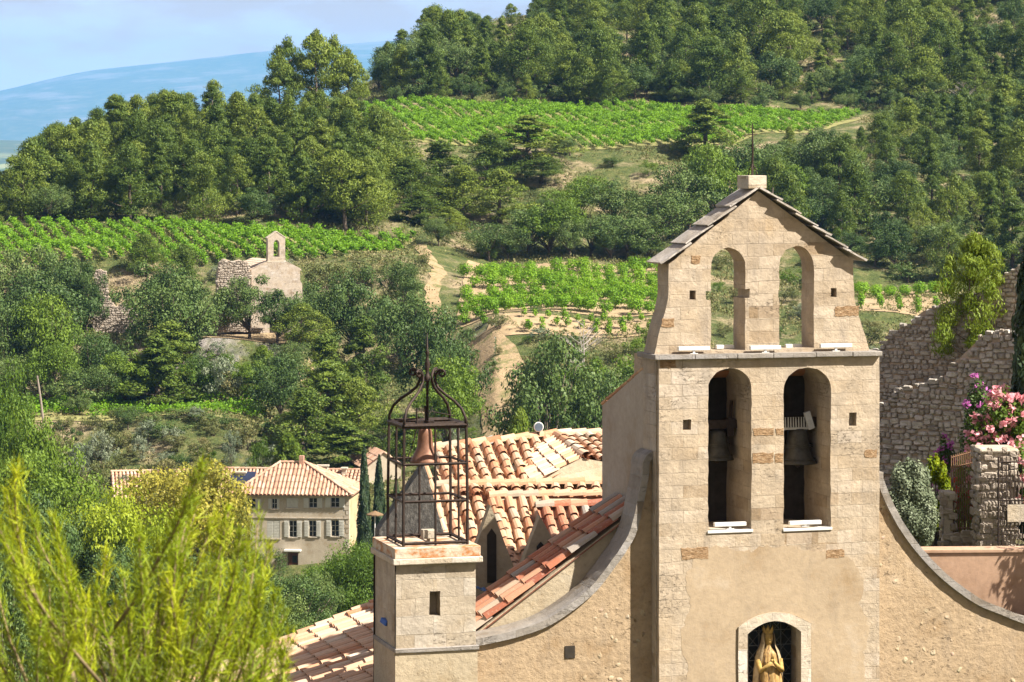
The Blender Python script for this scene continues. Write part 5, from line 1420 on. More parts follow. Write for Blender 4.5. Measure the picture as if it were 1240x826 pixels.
def pillar(label, l, r, t, b, d, w):
    x0, x1 = FG.at(l, t, d)[0], FG.at(r, t, d)[0]; z = FG.at(l, t, d)[1]
    p = thing('gate_pillar', label, 'pillar', (0, 0, 0), FG.th)
    p.location = Matrix.Translation(FG.loc()) @ Matrix.Rotation(FG.th, 4, 'Z') @ Vector(((x0 + x1) / 2, d, 0))
    hw = (x1 - x0) / 2
    MB().box(-hw + .04, hw - .04, .03, w - .03, 0, z - .06).link('core', M['frame'], p)
    mb = MB()
    stones_on(mb, lambda x, zz, y: (x, y, zz), [(-hw, 0), (hw, 0), (hw, z - .12), (-hw, z - .12)], .24, 0, 3, .05)
    stones_on(mb, lambda x, zz, y: (-hw - y * -1, x + w / 2, zz), [(-w / 2, 0), (w / 2, 0), (w / 2, z - .12), (-w / 2, z - .12)], .24, 0, 5, .05)
    stones_on(mb, lambda x, zz, y: (hw - y, x + w / 2, zz), [(-w / 2, 0), (w / 2, 0), (w / 2, z - .12), (-w / 2, z - .12)], .24, 0, 7, .05)
    mb.link('stone_facing', M['ruinstone'], p)
    MB().box(-hw - .03, hw + .03, -.05, w + .03, z - .14, z).link('cap', M['frame'], p, bevel=.06)
    return p
pillar('big stone gate pillar below the pink oleander', 1187, 1232, 543, 668, -.9, .95)
pillar('small low stone pillar at the left end of the railings', 1141.5, 1156, 595, 668, .2, .4)
lw = thing('low_wall', 'low stone wall under the iron railings', 'wall', FG.loc(), FG.th)
x0, x1 = FG.at(1155, 650)[0], FG.at(1190, 650)[0]; z = FG.at(1170, 647)[1]
mb = MB(); q = [(x0, 0), (x1, 0), (x1, z), (x0, z)]
MB().box(x0, x1, .12, .5, 0, z).link('wall', M['frame'], lw)
stones_on(mb, lambda x, zz, y: (x, y + .12, zz), q, .2, 0, 9, .05); mb.link('stone_facing', M['ruinstone'], lw)
fe = thing('railing', 'brown iron railings between the two stone pillars', 'fence', FG.loc(), FG.th)
M['fence'] = simple('brown_iron', (.20, .115, .065), .3, 6, .6)
zt0, zt1 = FG.at(1153, 553)[1], FG.at(1188, 543)[1]
mb = MB(); n = 15
for i in range(n):
    f = i / (n - 1); x = x0 + (x1 - x0) * f; mb.tube([(x, .3, z - .02), (x, .3, zt0 + (zt1 - zt0) * f)], .014, 5)
mb.link('bar', M['fence'], fe)
for k, zz in enumerate((0.06, .97, .84)):
    MB().tube([(x0, .3, z + (zt0 - z) * zz), (x1, .3, z + (zt1 - z) * zz)], .02, 5).link('rail', M['fence'], fe)
ga = thing('gate', 'dark iron gate with a pale plaque right of the big pillar', 'gate', FG.loc(), FG.th)
ga0, ga1 = FG.at(1209, 600, -1.15)[0], FG.at(1290, 600, -1.15)[0]
mb = MB(); zt = FG.at(1210, 553, -1.15)[1]
for i in range(18): x = ga0 + (ga1 - ga0) * i / 17; mb.tube([(x, -1.15, .1), (x, -1.15, zt)], .026 if i in (0, 17) else .013, 5)
for zz in (.12, FG.at(1210, 606, -1.15)[1], zt - .14): mb.tube([(ga0, -1.15, zz), (ga1, -1.15, zz)], .02, 5)
mb.link('frame', M['iron'], ga)
a, b = FG.at(1220, 632, -1.2), FG.at(1243, 611, -1.2)
MB().box(a[0], b[0], -1.21, -1.19, a[1], b[1]).link('plaque', M['frame'], ga)

def shrub(name, label, px, Y, py_top, wpx, leaf, size, n, cat='shrub', flower=None, fl_n=0, zb=None, dens=26, spiky=False, dp=1.0, seed=1, flsize=.05):
    X = (px - CX) / F * Y; z = gz(X, Y) if zb is None else zb; h = -(py_top - HY) / F * Y - z; w = wpx * Y / F
    rng = random.Random(seed); t = thing(name, label, cat, (X, Y, z))
    cl = []
    for i in range(dens):
        a = rng.uniform(0, 6.28); u = rng.uniform(-.5, 1); q = math.sqrt(max(0, 1 - u * u)) * rng.uniform(.55, 1)
        cl.append((q * math.cos(a) * w * .42, q * math.sin(a) * w * .42 * dp, h * (.5 + .42 * u), w * .13, w * .13 * dp, h * .13))
    V, Fc, v = clump_leaves(cl, n, size, spiky)
    link('crown', mesh(name + '_crown', V, Fc, M[leaf], False, v, uv=False), t)
    mb = MB()
    for i in range(7):
        c = cl[i * 3 % len(cl)]; mb.tube([(rng.uniform(-.1, .1), rng.uniform(-.1, .1), -.2), (c[0] * .5, c[1] * .5, c[2] * .5), c[:3]], [.035, .025, .01], 5)
    mb.link('trunk', M['bark'], t)
    if flower:
        sel = [c for c in cl if c[2] > h * .35]
        C = []
        for k in range(fl_n):
            c = rng.choice(sel); d = Vector((rng.gauss(0, 1), rng.gauss(0, 1) - .4, rng.gauss(0, 1) + .3)).normalized()
            p = Vector(c[:3]) + Vector((d.x * c[3], d.y * c[4], d.z * c[5])) * 1.12
            for _ in range(14): C.append(p + Vector((rng.gauss(0, .055), rng.gauss(0, .055), rng.gauss(0, .045))))
        C = np.array([tuple(q) for q in C])
        V, Fc = leaves(C, RNG.normal(size=C.shape) + np.array([0, -.6, .6]), flsize * RNG.uniform(.6, 1.2, len(C)), flsize * .8)
        link('blossom', mesh(name + '_blossom', V, Fc, M[flower], False, np.repeat(RNG.uniform(0, 1, len(C)), 4), uv=False), t)
    return t
shrub('oleander_bush', 'pink flowering oleander bush above the big gate pillar', 1213, 77.0, 478, 95, 'green', .055, 330, flower='pinkflower', fl_n=260, dens=34, seed=3, flsize=.075)
shrub('bougainvillea', 'purple flowering shrub behind and above the pink oleander', 1190, 79.5, 456, 72, 'oak', .05, 300, flower='purpleflower', fl_n=64, dens=26, seed=4, flsize=.06)
shrub('bougainvillea', 'small purple flowering shrub left of the railings', 1146, 78.2, 527, 30, 'oak', .05, 150, flower='purpleflower', fl_n=36, dens=14, seed=6)
shrub('olive_bush', 'large silvery olive bush beside the right shoulder of the church', 1104, 74.6, 560, 76, 'olive', .036, 900, dens=34, seed=7)
shrub('broom_bush', 'bright yellow-green feathery bush left of the railings', 1133, 76.8, 556, 42, 'bough', .06, 320, dens=20, spiky=True, seed=8)
shrub('geranium', 'red flowering geranium behind the iron railings', 1168, 77.0, 558, 36, 'green', .045, 160, flower='redflower', fl_n=16, dens=16, seed=9, cat='flower')
# ------------------------------------------------------------------ trees one by one
M['sapling'] = leafmat('yellow_green_needles', (0.06, 0.11, 0.010), (0.135, 0.20, 0.018), (0.25, 0.31, 0.04), 0.35)  # lighter yellow-green needles of the young pines
proto('sapling', crown_pine(10, 8.6, .10, .6, 30, 420, .14, .9, seed=88), 10, .16, 'sapling')
proto('bigsapling', crown_pine(10, 7.0, .08, .1, 60, 130, .22, seed=78), 10, .16, 'sapling')
P = plant
# garden and ruin
P('sapling', 1174, 88.6, 282, 84, label='yellow-green young pine growing out of the castle wall', base=-(428 - HY) / F * 88.6 - .3)
P('cypress', 1252, 77.5, 262, 60, label='dark cypress cut by the right edge beside the castle wall')
P('oak', 1338, 69.0, h=9.3, width=100, label='tree just outside the right edge that shades the pink garden wall')
# around the village house
P('neargreen', -2, 285, 450, 92, label='bright green tall tree cut by the left edge beside the utility pole')
P('neargreen', 24, 272, 512, 84, label='bright green tree just right of and below the one cut by the left edge')
P('neargreen', 64, 262, 552, 128, label='broad bright green tree below the utility pole', var=0)
P('lime', 150, 236, 590, 120, label='lime-green tree with layered foliage left of the yellowing tree')
P('lime', 96, 238, 612, 90, label='small lime-green tree under the broad bright green tree at left')
P('pale', 224, 290, 566, 128, label='yellowing tall tree left of the hipped house')
P('pale', 282, 296, 600, 46, label='small yellow-orange tree touching the left corner of the hipped house')
P('nearoak', 100, 235, 622, 135, label='dark blue-green oak behind the foreground pine at left')
P('nearoak', 30, 225, 598, 120, label='dark oak behind the left shoots of the foreground pine')
P('nearoak', 8, 180, 668, 150, label='dark oak low in the left corner behind the foreground pine')
P('nearoak', 175, 222, 668, 140, label='dark oak just behind the middle of the foreground pine')
P('nearoak', 262, 232, 672, 120, label='dark grey-green oak below the yellowing tree')
P('nearoak', 316, 270, 668, 56, label='dark oak at the lower left corner of the hipped house')
P('nearpale', 412, 250, 662, 92, label='dense green shrub mass between the hipped house and the tiled roof', var=0)
P('nearpale', 440, 246, 652, 80, label='green shrub left of the corner turret under the cypresses', var=0)
P('nearoak', 350, 232, 696, 90, label='dark bush above the edge of the pale tiled roof')
P('nearoak', 300, 215, 715, 120, label='dark bush left of the pale tiled roof behind the pine')
P('nearoak', 382, 236, 690, 50, label='small dark bush above the pale tiled roof beside the green shrub mass')
P('cypress', 441, 290, 540, 17, label='slim dark cypress right of the hipped house, the left of two')
P('cypress', 459, 291, 552, 18, label='slim dark cypress right of the hipped house, nearer the turret')
P('cypress', 480, 294, 580, 16, label='short dark cypress seen through the iron cage')
# scrub bank above the house
for k, px, Y, top, w, lb in (('greybush', 122, 331, 524, 32, 'rounded grey-green bush on the dry bank above the houses'), ('greybush', 98, 328, 540, 30, 'smaller grey bush low on the dry bank'),
    ('greybush', 172, 333, 528, 26, 'grey bush in the middle of the dry bank'), ('oak', 155, 342, 490, 36, 'dark bush at the edge of the lower vineyard'), ('bush', 205, 338, 508, 38, 'dark low bush at the top of the dry bank'),
    ('scrubbush', 240, 330, 536, 44, 'dry olive scrub bush on the bank'), ('scrubbush', 205, 326, 555, 40, 'dry scrub bush low on the bank'), ('greybush', 280, 329, 522, 22, 'small blue-grey bush right on the bank'),
    ('greenbush', 316, 322, 535, 28, 'bright green bush behind the left chimney'), ('bigsapling', 349, 322, 524, 32, 'light green conical young pine behind the hipped roof'), ('scrubbush', 130, 335, 505, 46, 'dry scrub bush under the lower vineyard'),
    ('bush', 258, 342, 500, 40, 'dark bush on the vineyard edge at the bank'), ('scrubbush', 70, 335, 520, 40, 'scrub bush at the foot of the utility pole'), ('oak', 96, 349, 480, 26, 'small tree beside the utility pole in front of the lower vineyard'),
    ('scrubbush', 300, 335, 500, 50, 'pale scrub bush under the dark pine group'), ('bush', 228, 345, 492, 36, 'round bush at the lower vineyard edge'), ('scrubbush', 180, 344, 500, 40, 'scrub bush on the lip of the lower vineyard')):
    P(k, px, Y, top, w, label=lb, cat='bush')
# big pines right of the lower vineyard
for k, px, Y, top, w, lb in (('oak', 340, 352, 430, 70, 'dark blue-green tree left of the big pines above the hipped house'), ('pine', 398, 340, 438, 92, 'large olive pine above the hipped house'), ('pine', 436, 338, 458, 80, 'broad olive pine left of the iron cage'),
    ('pine', 366, 335, 470, 84, 'dark pine directly above the hipped roof'), ('pine', 470, 330, 500, 60, 'low pine seen behind the iron cage'), ('pine', 420, 328, 510, 76, 'low spreading pine above the pink roof'), ('bigsapling', 500, 332, 505, 46, 'light green pine behind the small bell'),
    ('bigsapling', 630, 312, 494, 36, 'yellow-green young pine above the round roof spotlight'), ('oak', 662, 318, 418, 118, 'big round dark green oak above the church roofs'), ('oak', 712, 322, 455, 90, 'dark green oak left of the nave wall'), 
    ('greenbush', 690, 340, 436, 60, 'green thicket below the young vines'), ('greenbush', 745, 345, 425, 70, 'green thicket left of the bell tower'), ('green', 770, 340, 440, 80, 'green tree hugging the left side of the bell tower'), ('oak', 735, 330, 450, 66, 'green oak beside the upper left of the nave wall'),
    ('oak', 555, 345, 412, 84, 'dark green oak right of the cage finial'), ('green', 540, 338, 440, 76, 'green tree behind the scrolled cage top'), ('oak', 520, 356, 378, 74, 'dark oak above the cage finial')):
    P(k, px, Y, top, w, label=lb)
# chapel surroundings
for k, px, Y, top, w, lb in (('oak', 302, 381, 338, 74, 'dark spreading oak in front of the chapel'), ('oak', 336, 379, 350, 60, 'dark oak right of the spreading one before the chapel'), ('pine', 362, 376, 366, 62, 'green pine below the right corner of the chapel'),
    ('oak', 392, 383, 346, 66, 'dark oak right of the chapel'), ('oak', 432, 384, 330, 76, 'grey-green oak right of the chapel below the upper track'), ('pine', 442, 370, 382, 56, 'dark green layered pine above the sandy track'), ('oak', 486, 378, 356, 84, 'large rounded oak left of the sandy clearing'),
    ('oak', 488, 396, 316, 46, 'grey oak at the top of the sandy clearing'), ('bush', 372, 396, 338, 34, 'bush beside the chapel buttress'), ('scrubbush', 395, 402, 318, 60, 'olive scrub right of the chapel under the vineyard'), ('scrubbush', 440, 406, 310, 60, 'olive scrub on the terrace edge below the vineyard'),
    ('pine', 178, 404, 284, 58, 'small olive pine at the vineyard edge left of the chapel'), ('pine', 226, 398, 296, 62, 'feathery olive pine just left of the chapel ruin'), ('oak', 190, 380, 324, 96, 'large rounded oak left of the chapel ruin'), ('oak', 205, 372, 340, 92, 'dense oak below the chapel ruin'),
    ('pine', 205, 362, 390, 84, 'layered green pine below the chapel terrace'),  ('oak', 62, 376, 332, 110, 'grey-green oak far left of the ruins'), ('oak', 30, 384, 305, 76, 'dark grey oak under the left end of the vineyard'),
    ('oak', 72, 388, 306, 68, 'dark oak under the vineyard left of the low ruin'), ('oak', 105, 386, 316, 46, 'grey-green oak left of the low ruin'), ('green', 62, 366, 362, 84, 'bright green tree far left on the hillside above the utility pole'), ('oak', 12, 366, 370, 80, 'dark oak at the left edge of the hillside'),
    ('oak', 110, 360, 398, 76, 'dark tree below the low ruin'), ('green', 60, 356, 418, 60, 'bright tree above the utility pole'), ('oak', 15, 360, 428, 70, 'dark tree left of the utility pole top'), ('green', 152, 357, 428, 56, 'bright shrub above the lower vineyard'),
    ('pine', 190, 357, 404, 70, 'dark pine above the lower vineyard'), ('green', 262, 366, 430, 44, 'green shrub under the chapel terrace'), ('bigsapling', 318, 369, 418, 26, 'small light pine under the terrace'), ('greybush', 268, 360, 436, 50, 'pale bush under the chapel terrace'),
    ('greenbush', 232, 360, 440, 50, 'green bush above the lower vineyard middle'), ('scrubbush', 286, 361, 448, 60, 'scrub bush above the right end of the lower vineyard'), ('oak', 330, 366, 430, 56, 'dark tree under the picnic tables'), ('green', 308, 360, 440, 40, 'bright bush above the right end of the lower vineyard'),
    ('pine', 392, 362, 404, 70, 'pine below the track right of the chapel'), ('oak', 356, 370, 412, 46, 'oak under the chapel corner'), ('oak', 222, 372, 382, 40, 'dark oak against the chapel ruin'), ('oak', 242, 362, 432, 50, 'dark oak under the terrace wall'),
    ('bush', 85, 352, 452, 60, 'dark thicket left of the lower vineyard'), ('oak', 120, 354, 440, 60, 'dark thicket tree at the back of the lower vineyard'), ('oak', 175, 358, 436, 60, 'dark oak at the back of the lower vineyard'), ('bush', 320, 357, 458, 46, 'dark thicket at the right end of the lower vineyard')):
    P(k, px, Y, top, w, label=lb)
# oaks below the upper vineyard, in the middle
for k, px, Y, top, w, lb in (('oak', 592, 434, 268, 62, 'grey-green oak at the top left of the middle vineyard'), ('oak', 531, 436, 262, 34, 'small round grey oak above the sandy clearing'), ('oak', 640, 440, 250, 66, 'dark green oak above the middle vineyard'), ('green', 665, 438, 244, 70, 'bright green tree above the middle vineyard'),
    ('oak', 716, 440, 262, 72, 'grey oak above the middle vineyard'), ('oak', 760, 440, 258, 76, 'dark oak above the middle vineyard right'), ('green', 700, 458, 216, 74, 'green tree on the slope under the bare bank'), ('oak', 745, 455, 222, 74, 'round oak on the slope under the bare bank'),
    ('green', 775, 446, 270, 52, 'bright green tree near the gable roof slabs'), ('oak', 800, 446, 232, 72, 'dark oak left of the gable roof'), ('oak', 835, 452, 200, 84, 'green oak above the left roof slope'), ('green', 870, 456, 180, 76, 'green tree left of the iron cross'),
    ('oak', 690, 492, 166, 40, 'rounded dark oak at the upper vineyard lower edge'), ('oak', 742, 486, 190, 24, 'small round bush on the bare bank'), ('oak', 655, 462, 240, 50, 'oak under the tall middle pine'), ('oak', 615, 436, 280, 50, 'oak right of the grey oak by the middle vineyard'),
    ('oak', 690, 436, 262, 46, 'dark oak filling the tree row above the vines'), ('oak', 740, 437, 270, 40, 'dark oak in the shade behind the middle vineyard'), ('oak', 785, 440, 288, 40, 'low dark oak beside the gable eave'), ('pine', 855, 494, 120, 62, 'olive pine breaking into the right end of the upper vineyard'),
    ('oak', 905, 470, 172, 80, 'round oak behind the iron cross'), ('green', 940, 466, 196, 70, 'green tree right of the gable apex'), ('oak', 985, 476, 158, 60, 'grey oak at the right end of the upper vineyard'), ('oak', 1060, 440, 290, 52, 'pale grey-green oak right of the gable eave'),
    ('oak', 1030, 444, 282, 40, 'dark oak behind the right gable eave'), ('bush', 1100, 432, 318, 40, 'low bush at the right strip of vines'), ('greybush', 655, 372, 398, 30, 'grey bush among the young vines')):
    P(k, px, Y, top, w, label=lb)
for k, px, Y, top, w, lb in (('pine', 640, 487, 140, 84, 'tall feathery pine in front of the upper vineyard'), ('pine', 590, 480, 160, 76, 'olive pine left of the tall feathery one under the upper vineyard'), ('pine', 655, 478, 190, 80, 'leaning olive pine above the bare bank'),
    ('pine', 530, 470, 170, 70, 'pine under the left part of the upper vineyard'), ('pine', 560, 462, 200, 62, 'dark pine above the sandy clearing'), ('pine', 605, 456, 205, 64, 'pine right of the dark one above the middle vineyard'),
    ('pine', 498, 462, 190, 80, 'pine above the right end of the chapel vineyard'), ('pine', 470, 482, 150, 84, 'broad pine at the left end of the upper vineyard'), ('pine', 508, 452, 232, 54, 'low pine above the track bend'), ('pine', 545, 450, 250, 50, 'low dark pine above the small grey oak')):
    P(k, px, Y, top, w, label=lb)
# tall clump on the ridge and skyline
for px, Y, top, w, v in ((338, 520, 66, 50, 0), (352, 526, 44, 56, 1), (382, 522, 36, 60, 0), (408, 526, 42, 54, 1), (422, 524, 60, 44, 0)):
    P('tallpine', px, Y, top, w, label='tall dark pine in the clump standing out against the pale mountain', group='tall pines on the left skyline', var=v)

# wooded left hill
def forest(n, region, kinds, label_of, hr, spacing, seed, group, skyline=None):
    rng = random.Random(seed); pts = []; tries = 0
    while len(pts) < n and tries < 40000:
        tries += 1
        px, Y = region(rng)
        X = (px - CX) / F * Y
        if all((X - a) ** 2 + (Y - b) ** 2 > spacing ** 2 for a, b in pts):
            pts.append((X, Y)); k = rng.choice(kinds); h = rng.uniform(*hr) * (.62 if k in ('oak', 'green') else 1) * (.5 if 'bush' in k else 1)
            
            if skyline:
                hm = -(np.interp(px, *skyline) + rng.uniform(0, 14) - HY) / F * Y - gz(X, Y)
                if hm < 4.5: pts.pop(); continue
                h = min(h, hm)
            lb, gr = label_of(px, Y, k)
            q = plant(k, px, Y, h=h, label=lb, group=gr, cat='bush' if 'bush' in k else 'tree')
            if k == 'pine': f = rng.uniform(1.1, 1.5); q.scale = (q.scale[0] * f, q.scale[1] * f, q.scale[2])
def left_label(px, Y, k):
    if k in ('oak', 'green'): return 'rounded evergreen oak tucked among the pines of the left hill', 'oaks on the left hill'
    if Y < 456: return 'olive pine in the front row along the top of the chapel vineyard', 'front row pines above the chapel vineyard'
    return 'olive pine crowded with others up the left hill behind the front row', 'pines up the left hill'
def left_region(rng):
    px = rng.uniform(-60, 470); Y = rng.uniform(444, 512)
    lim = np.interp(px, [-60, 0, 60, 120, 200, 300, 400, 470], [452, 462, 486, 505, 520, 522, 515, 480])
    return (px, min(Y, lim - rng.uniform(0, 8)))
forest(135, left_region, ['pine'] * 11 + ['oak'], left_label, (8.5, 13), 3.9, 5, '', ([-60, 0, 30, 50, 90, 130, 150, 180, 230, 270, 300, 340, 430, 470], [215, 208, 185, 152, 135, 122, 103, 85, 76, 92, 104, 112, 104, 120]))
def right_label(px, Y, k):
    if k in ('oak', 'green', 'greenbush'): return 'rounded evergreen oak tucked among the pines of the upper right hill', 'oaks on the upper right hill'
    if Y < 585: return 'olive pine at the foot of the upper right hill behind the upper vineyard', 'pines along the back of the upper vineyard'
    return 'olive pine crowded with others on the upper right hill', 'pines on the upper right hill'
def right_region(rng):
    px = rng.uniform(440, 1290); Y = 568 + 130 * rng.random() ** 1.25
    return px, min(Y, np.interp(px, [440, 520, 640, 800, 1300], [612, 655, 690, 720, 720]))
forest(225, right_region, ['pine'] * 7 + ['oak', 'oak', 'oak'], right_label, (8, 14.5), 5.4, 9, '', ([430, 445, 455, 470, 500, 530, 600, 640, 700], [120, 105, 72, 48, 16, 4, 10, -4, -60]))
def foot_label(px, Y, k):
    if k == 'pine': return 'short pine right along the back edge of the upper vineyard', 'short pines at the back edge of the upper vineyard'
    return 'rounded evergreen shrub along the back edge of the upper vineyard', 'shrubs at the back edge of the upper vineyard'
forest(46, lambda r: (r.uniform(470, 1120), r.uniform(562, 576)), ['pine', 'pine', 'oak', 'oak', 'bush'], foot_label, (5, 9), 3.6, 31, '', ([430, 470, 500, 1200], [110, 80, 60, 60]))
def mid_label(px, Y, k):
    if k in ('oak', 'green'): return 'dark green oak in the thicket right of the gable below the upper right hill', 'oaks right of the gable'
    return 'sunlit olive pine in the thicket right of the gable', 'pines right of the gable'
def mid_region(rng):
    px = rng.uniform(930, 1290); return px, rng.uniform(432 if px > 1070 else 446, 552 if px > 1060 else 500)
forest(92, mid_region, ['pine'] * 5 + ['oak'] * 3, mid_label, (7, 13), 5.0, 13, '', ([930, 1055, 1075, 1290], [152, 152, 120, 60]))
# scattered bushes on the open slopes
def scrub_label(px, Y, k):
    return {'scrubbush': ('small dry olive scrub bush scattered on the open slopes', 'scrub bushes on the slopes'), 'bush': ('small dark green bush scattered on the open slopes', 'dark bushes on the slopes'),
            'greenbush': ('small bright green bush scattered on the open slopes', 'green bushes on the slopes'), 'greybush': ('small grey bush scattered on the open slopes', 'grey bushes on the slopes')}[k]
SKIP = [(-30, 330, 344, 367), (-30, 505, 408, 442), (555, 815, 372, 432), (1035, 1150, 392, 430), (380, 1060, 494, 564), (235, 345, 379, 393), (515, 560, 388, 426), (575, 612, 300, 375)]
def open_region(rng):
    while True:
        px, Y = rng.uniform(-20, 1060), rng.uniform(305, 494)
        if not any(a < px < b and c < Y < d for a, b, c, d in SKIP): return px, Y
forest(230, open_region, ['scrubbush', 'scrubbush', 'bush', 'greenbush', 'greybush'], scrub_label, (2.4, 5.2), 3.4, 17, '')
def bank_region(rng): return rng.uniform(66, 345), rng.uniform(314, 344)
def bank_label(px, Y, k):
    return {'scrubbush': ('dry olive bush among others covering the bank above the village house', 'dry bushes on the bank'), 'greybush': ('grey bush among others covering the bank above the village house', 'grey bushes on the bank'),
            'bush': ('dark bush among others covering the bank above the village house', 'dark bushes on the bank')}[k]
forest(44, bank_region, ['scrubbush', 'scrubbush', 'greybush', 'bush'], bank_label, (2.2, 4.6), 2.6, 23, '')
def swath_region(rng): return rng.uniform(520, 650), rng.uniform(342, 384)
forest(24, swath_region, ['scrubbush', 'greenbush', 'bush', 'scrubbush'], lambda px, Y, k: ('low %s bush beside the dirt track below the middle vineyard' % {'scrubbush': 'dry olive', 'greenbush': 'bright green', 'bush': 'dark green'}[k], {'scrubbush': 'dry', 'greenbush': 'green', 'bush': 'dark'}[k] + ' bushes beside the dirt track'), (1.8, 4.0), 2.8, 41, '')
# dead pale trees
def dead(px, Y, top, label):
    X, _, z = gpx(px, Y); h = -(top - HY) / F * Y - z; t = thing('dead_tree', label, 'tree', (X, Y, z)); mb = MB(); rng = random.Random(px)
    mb.tube([(0, 0, -.3), (.1, 0, h * .5), (0, 0, h)], [.14, .09, .02], 6); mb.link('trunk', M['palewood'], t)
    mb = MB()
    for i in range(26):
        zz = h * rng.uniform(.25, .95); a = rng.uniform(0, 6.28); l = (h * 1.05 - zz) * .55 + .4
        e = Vector((math.cos(a) * l, math.sin(a) * l, zz + l * .7)); m_ = Vector((0, 0, zz)).lerp(e, .5) + Vector((0, 0, -.1))
        mb.tube([(0, 0, zz), m_, e], [.05, .035, .012], 4)
        for _ in range(2): mb.tube([m_, e + Vector((rng.uniform(-.6, .6), rng.uniform(-.6, .6), rng.uniform(-.3, .4)))], [.025, .01], 4)
    mb.link('branches', M['palewood'], t)
dead(1166, 566, 98, 'bare grey dead tree at the foot of the upper right hill')
dead(706, 352, 388, 'bare grey tree below the young vines')

# ------------------------------------------------------------------ vines
def vine_mesh(n, h, w, s, seed):
    rng = np.random.default_rng(seed)
    d = rng.normal(size=(n, 3)); d /= np.linalg.norm(d, axis=1, keepdims=True)
    C = d * rng.uniform(.4, 1, (n, 1)) * np.array([w / 2, w / 2, h * .42]) + np.array([0, 0, h * .56])
    C[:, 2] += .12 * np.sin(C[:, 0] * 7) ; C[:, 2] = np.maximum(C[:, 2], .12)
    V, Fc = leaves(C, d + rng.normal(size=(n, 3)) * .5 + np.array([0, 0, .5]), s * rng.uniform(.7, 1.3, n), s * .8)
    return V, Fc, np.repeat(rng.uniform(0, 1, n), 4)
VM = []
for s in range(4):
    V, Fc, v = vine_mesh(620, 2.15, 2.5, .112, s); VM.append(mesh('vine_bush', V, Fc, M['vine'], False, v, uv=False))
YM = []
for s in range(2):
    V, Fc, v = vine_mesh(150, 1.8, 1.0, .12, 20 + s); YM.append(mesh('young_vine', V, Fc, M['vine'], False, v, uv=False))
nv = 0
def vine_at(px, Y, lst, label, group, sc=1.0):
    global nv
    X, _, z = gpx(px, Y); o = link('grape_vine', random.choice(lst), None, (X, Y, z), (0, 0, random.uniform(0, 6.28)))
    k = sc * random.uniform(.8, 1.2); o.scale = (k, k, k * random.uniform(.85, 1.15)); tag(o, label, 'vine', group); nv += 1
Y = 388.5
while Y < 429:
    dpx = 1.9 * F / Y; px = 560 + (Y - 388) * .15 + random.uniform(0, dpx)
    while px < 812:
        if random.random() > (.05 if Y < 400 else .14): vine_at(px + random.uniform(-2, 2), Y + random.uniform(-.35, .35), VM, 'bushy bright green grape vine in the middle vineyard', 'vines of the middle vineyard')
        px += dpx
    Y += 3.6 if Y < 400 else 5.4
Y = 375.4
while Y < 383.6:
    px = 585 if Y > 380 else 640
    while px < 805:
        if random.random() > (.6 if px < 628 else .12): vine_at(px + random.uniform(-2, 2), Y + random.uniform(-.2, .2), YM, 'slim young grape vine on the terrace below the middle vineyard', 'young vines on the lower terrace')
        px += 1.75 * F / Y
    Y += 3.0
for Y in (396, 403):
    px = 1043
    while px < 1150: vine_at(px, Y, YM, 'small grape vine on the strip right of the gable', 'vines right of the gable'); px += 2.6 * F / Y
for Y in (419, 425):
    px = 1043
    while px < 1150: vine_at(px, Y, VM, 'bushy grape vine in the strip right of the gable', 'vines right of the gable', .9); px += 2.1 * F / Y

def field(pts, slope_rows, spacing, n_per, h=1.25):
    """leaf rows of a vineyard: pts = (px_left, px_right, Y) rows; rows run along the given direction"""
    Cs, Vv = [], []
    Ys = [p[2] for p in pts]; Ls = [p[0] for p in pts]; Rs = [p[1] for p in pts]
    Y0, Y1 = Ys[0], Ys[-1]
    Xa = min((l - CX) / F * y for l, y in zip(Ls, Ys)); Xb = max((r - CX) / F * y for r, y in zip(Rs, Ys))
    ca, sa = math.cos(slope_rows), math.sin(slope_rows)
    k = -220
    while k < 220:
        c = k * spacing
        L_ = np.arange(-180, 180, 1 / n_per) + RNG.uniform(-.05, .05)
        X = (Xa + Xb) / 2 + ca * L_ - sa * c; Yv = (Y0 + Y1) / 2 + sa * L_ + ca * c
        px = CX + F * X / np.maximum(Yv, 1)
        ok = (Yv > Y0) & (Yv < Y1) & (px > np.interp(Yv, Ys, Ls) + 2 * np.sin(Yv)) & (px < np.interp(Yv, Ys, Rs))
        gap = np.sin(L_ * 2 * math.pi / 1.3 + k) > -.93
        ok &= gap
        X, Yv = X[ok], Yv[ok]
        if len(X):
            m = len(X); bush = .8 + .25 * np.sin(X * 4.1 + k) + RNG.uniform(-.15, .15, m)
            C = np.stack([X + RNG.normal(size=m) * .33 * bush, Yv + RNG.normal(size=m) * .33 * bush, ground(X, Yv) + .35 + RNG.beta(2, 1.6, m) * (h - .25) * bush], 1)
            Cs.append(C); Vv.append(np.clip(.5 + .25 * np.sin(X * 2.3 + k * 1.9) + RNG.uniform(-.35, .35, m), 0, 1))
        k += 1
    return np.concatenate(Cs), np.concatenate(Vv)
A = field([(-60, 110, 407), (-60, 320, 411), (-58, 420, 417), (-50, 482, 429), (-30, 503, 441)], R(109), 2.3, 90, 1.5)
B = field([(475, 828, 497), (455, 900, 515), (430, 1000, 536), (400, 1045, 561)], R(104), 2.25, 75, 1.6)
Cc = field([(-20, 322, 347), (-20, 318, 366)], R(12), 2.2, 44)
C = np.concatenate([A[0], B[0], Cc[0]]); v = np.concatenate([A[1], B[1], Cc[1]])
Vv, Fc = leaves(C, RNG.normal(size=C.shape) * .7 + np.array([.25, -.35, .8]), .165 * RNG.uniform(.6, 1.3, len(C)), .125)
vo = link('vineyard', mesh('vineyard', Vv, Fc, M['vine'], False, np.repeat(v, 4), uv=False))
tag(vo, 'dense bright green vine rows of the chapel, lower and upper vineyards', 'vineyard', None, 'stuff')

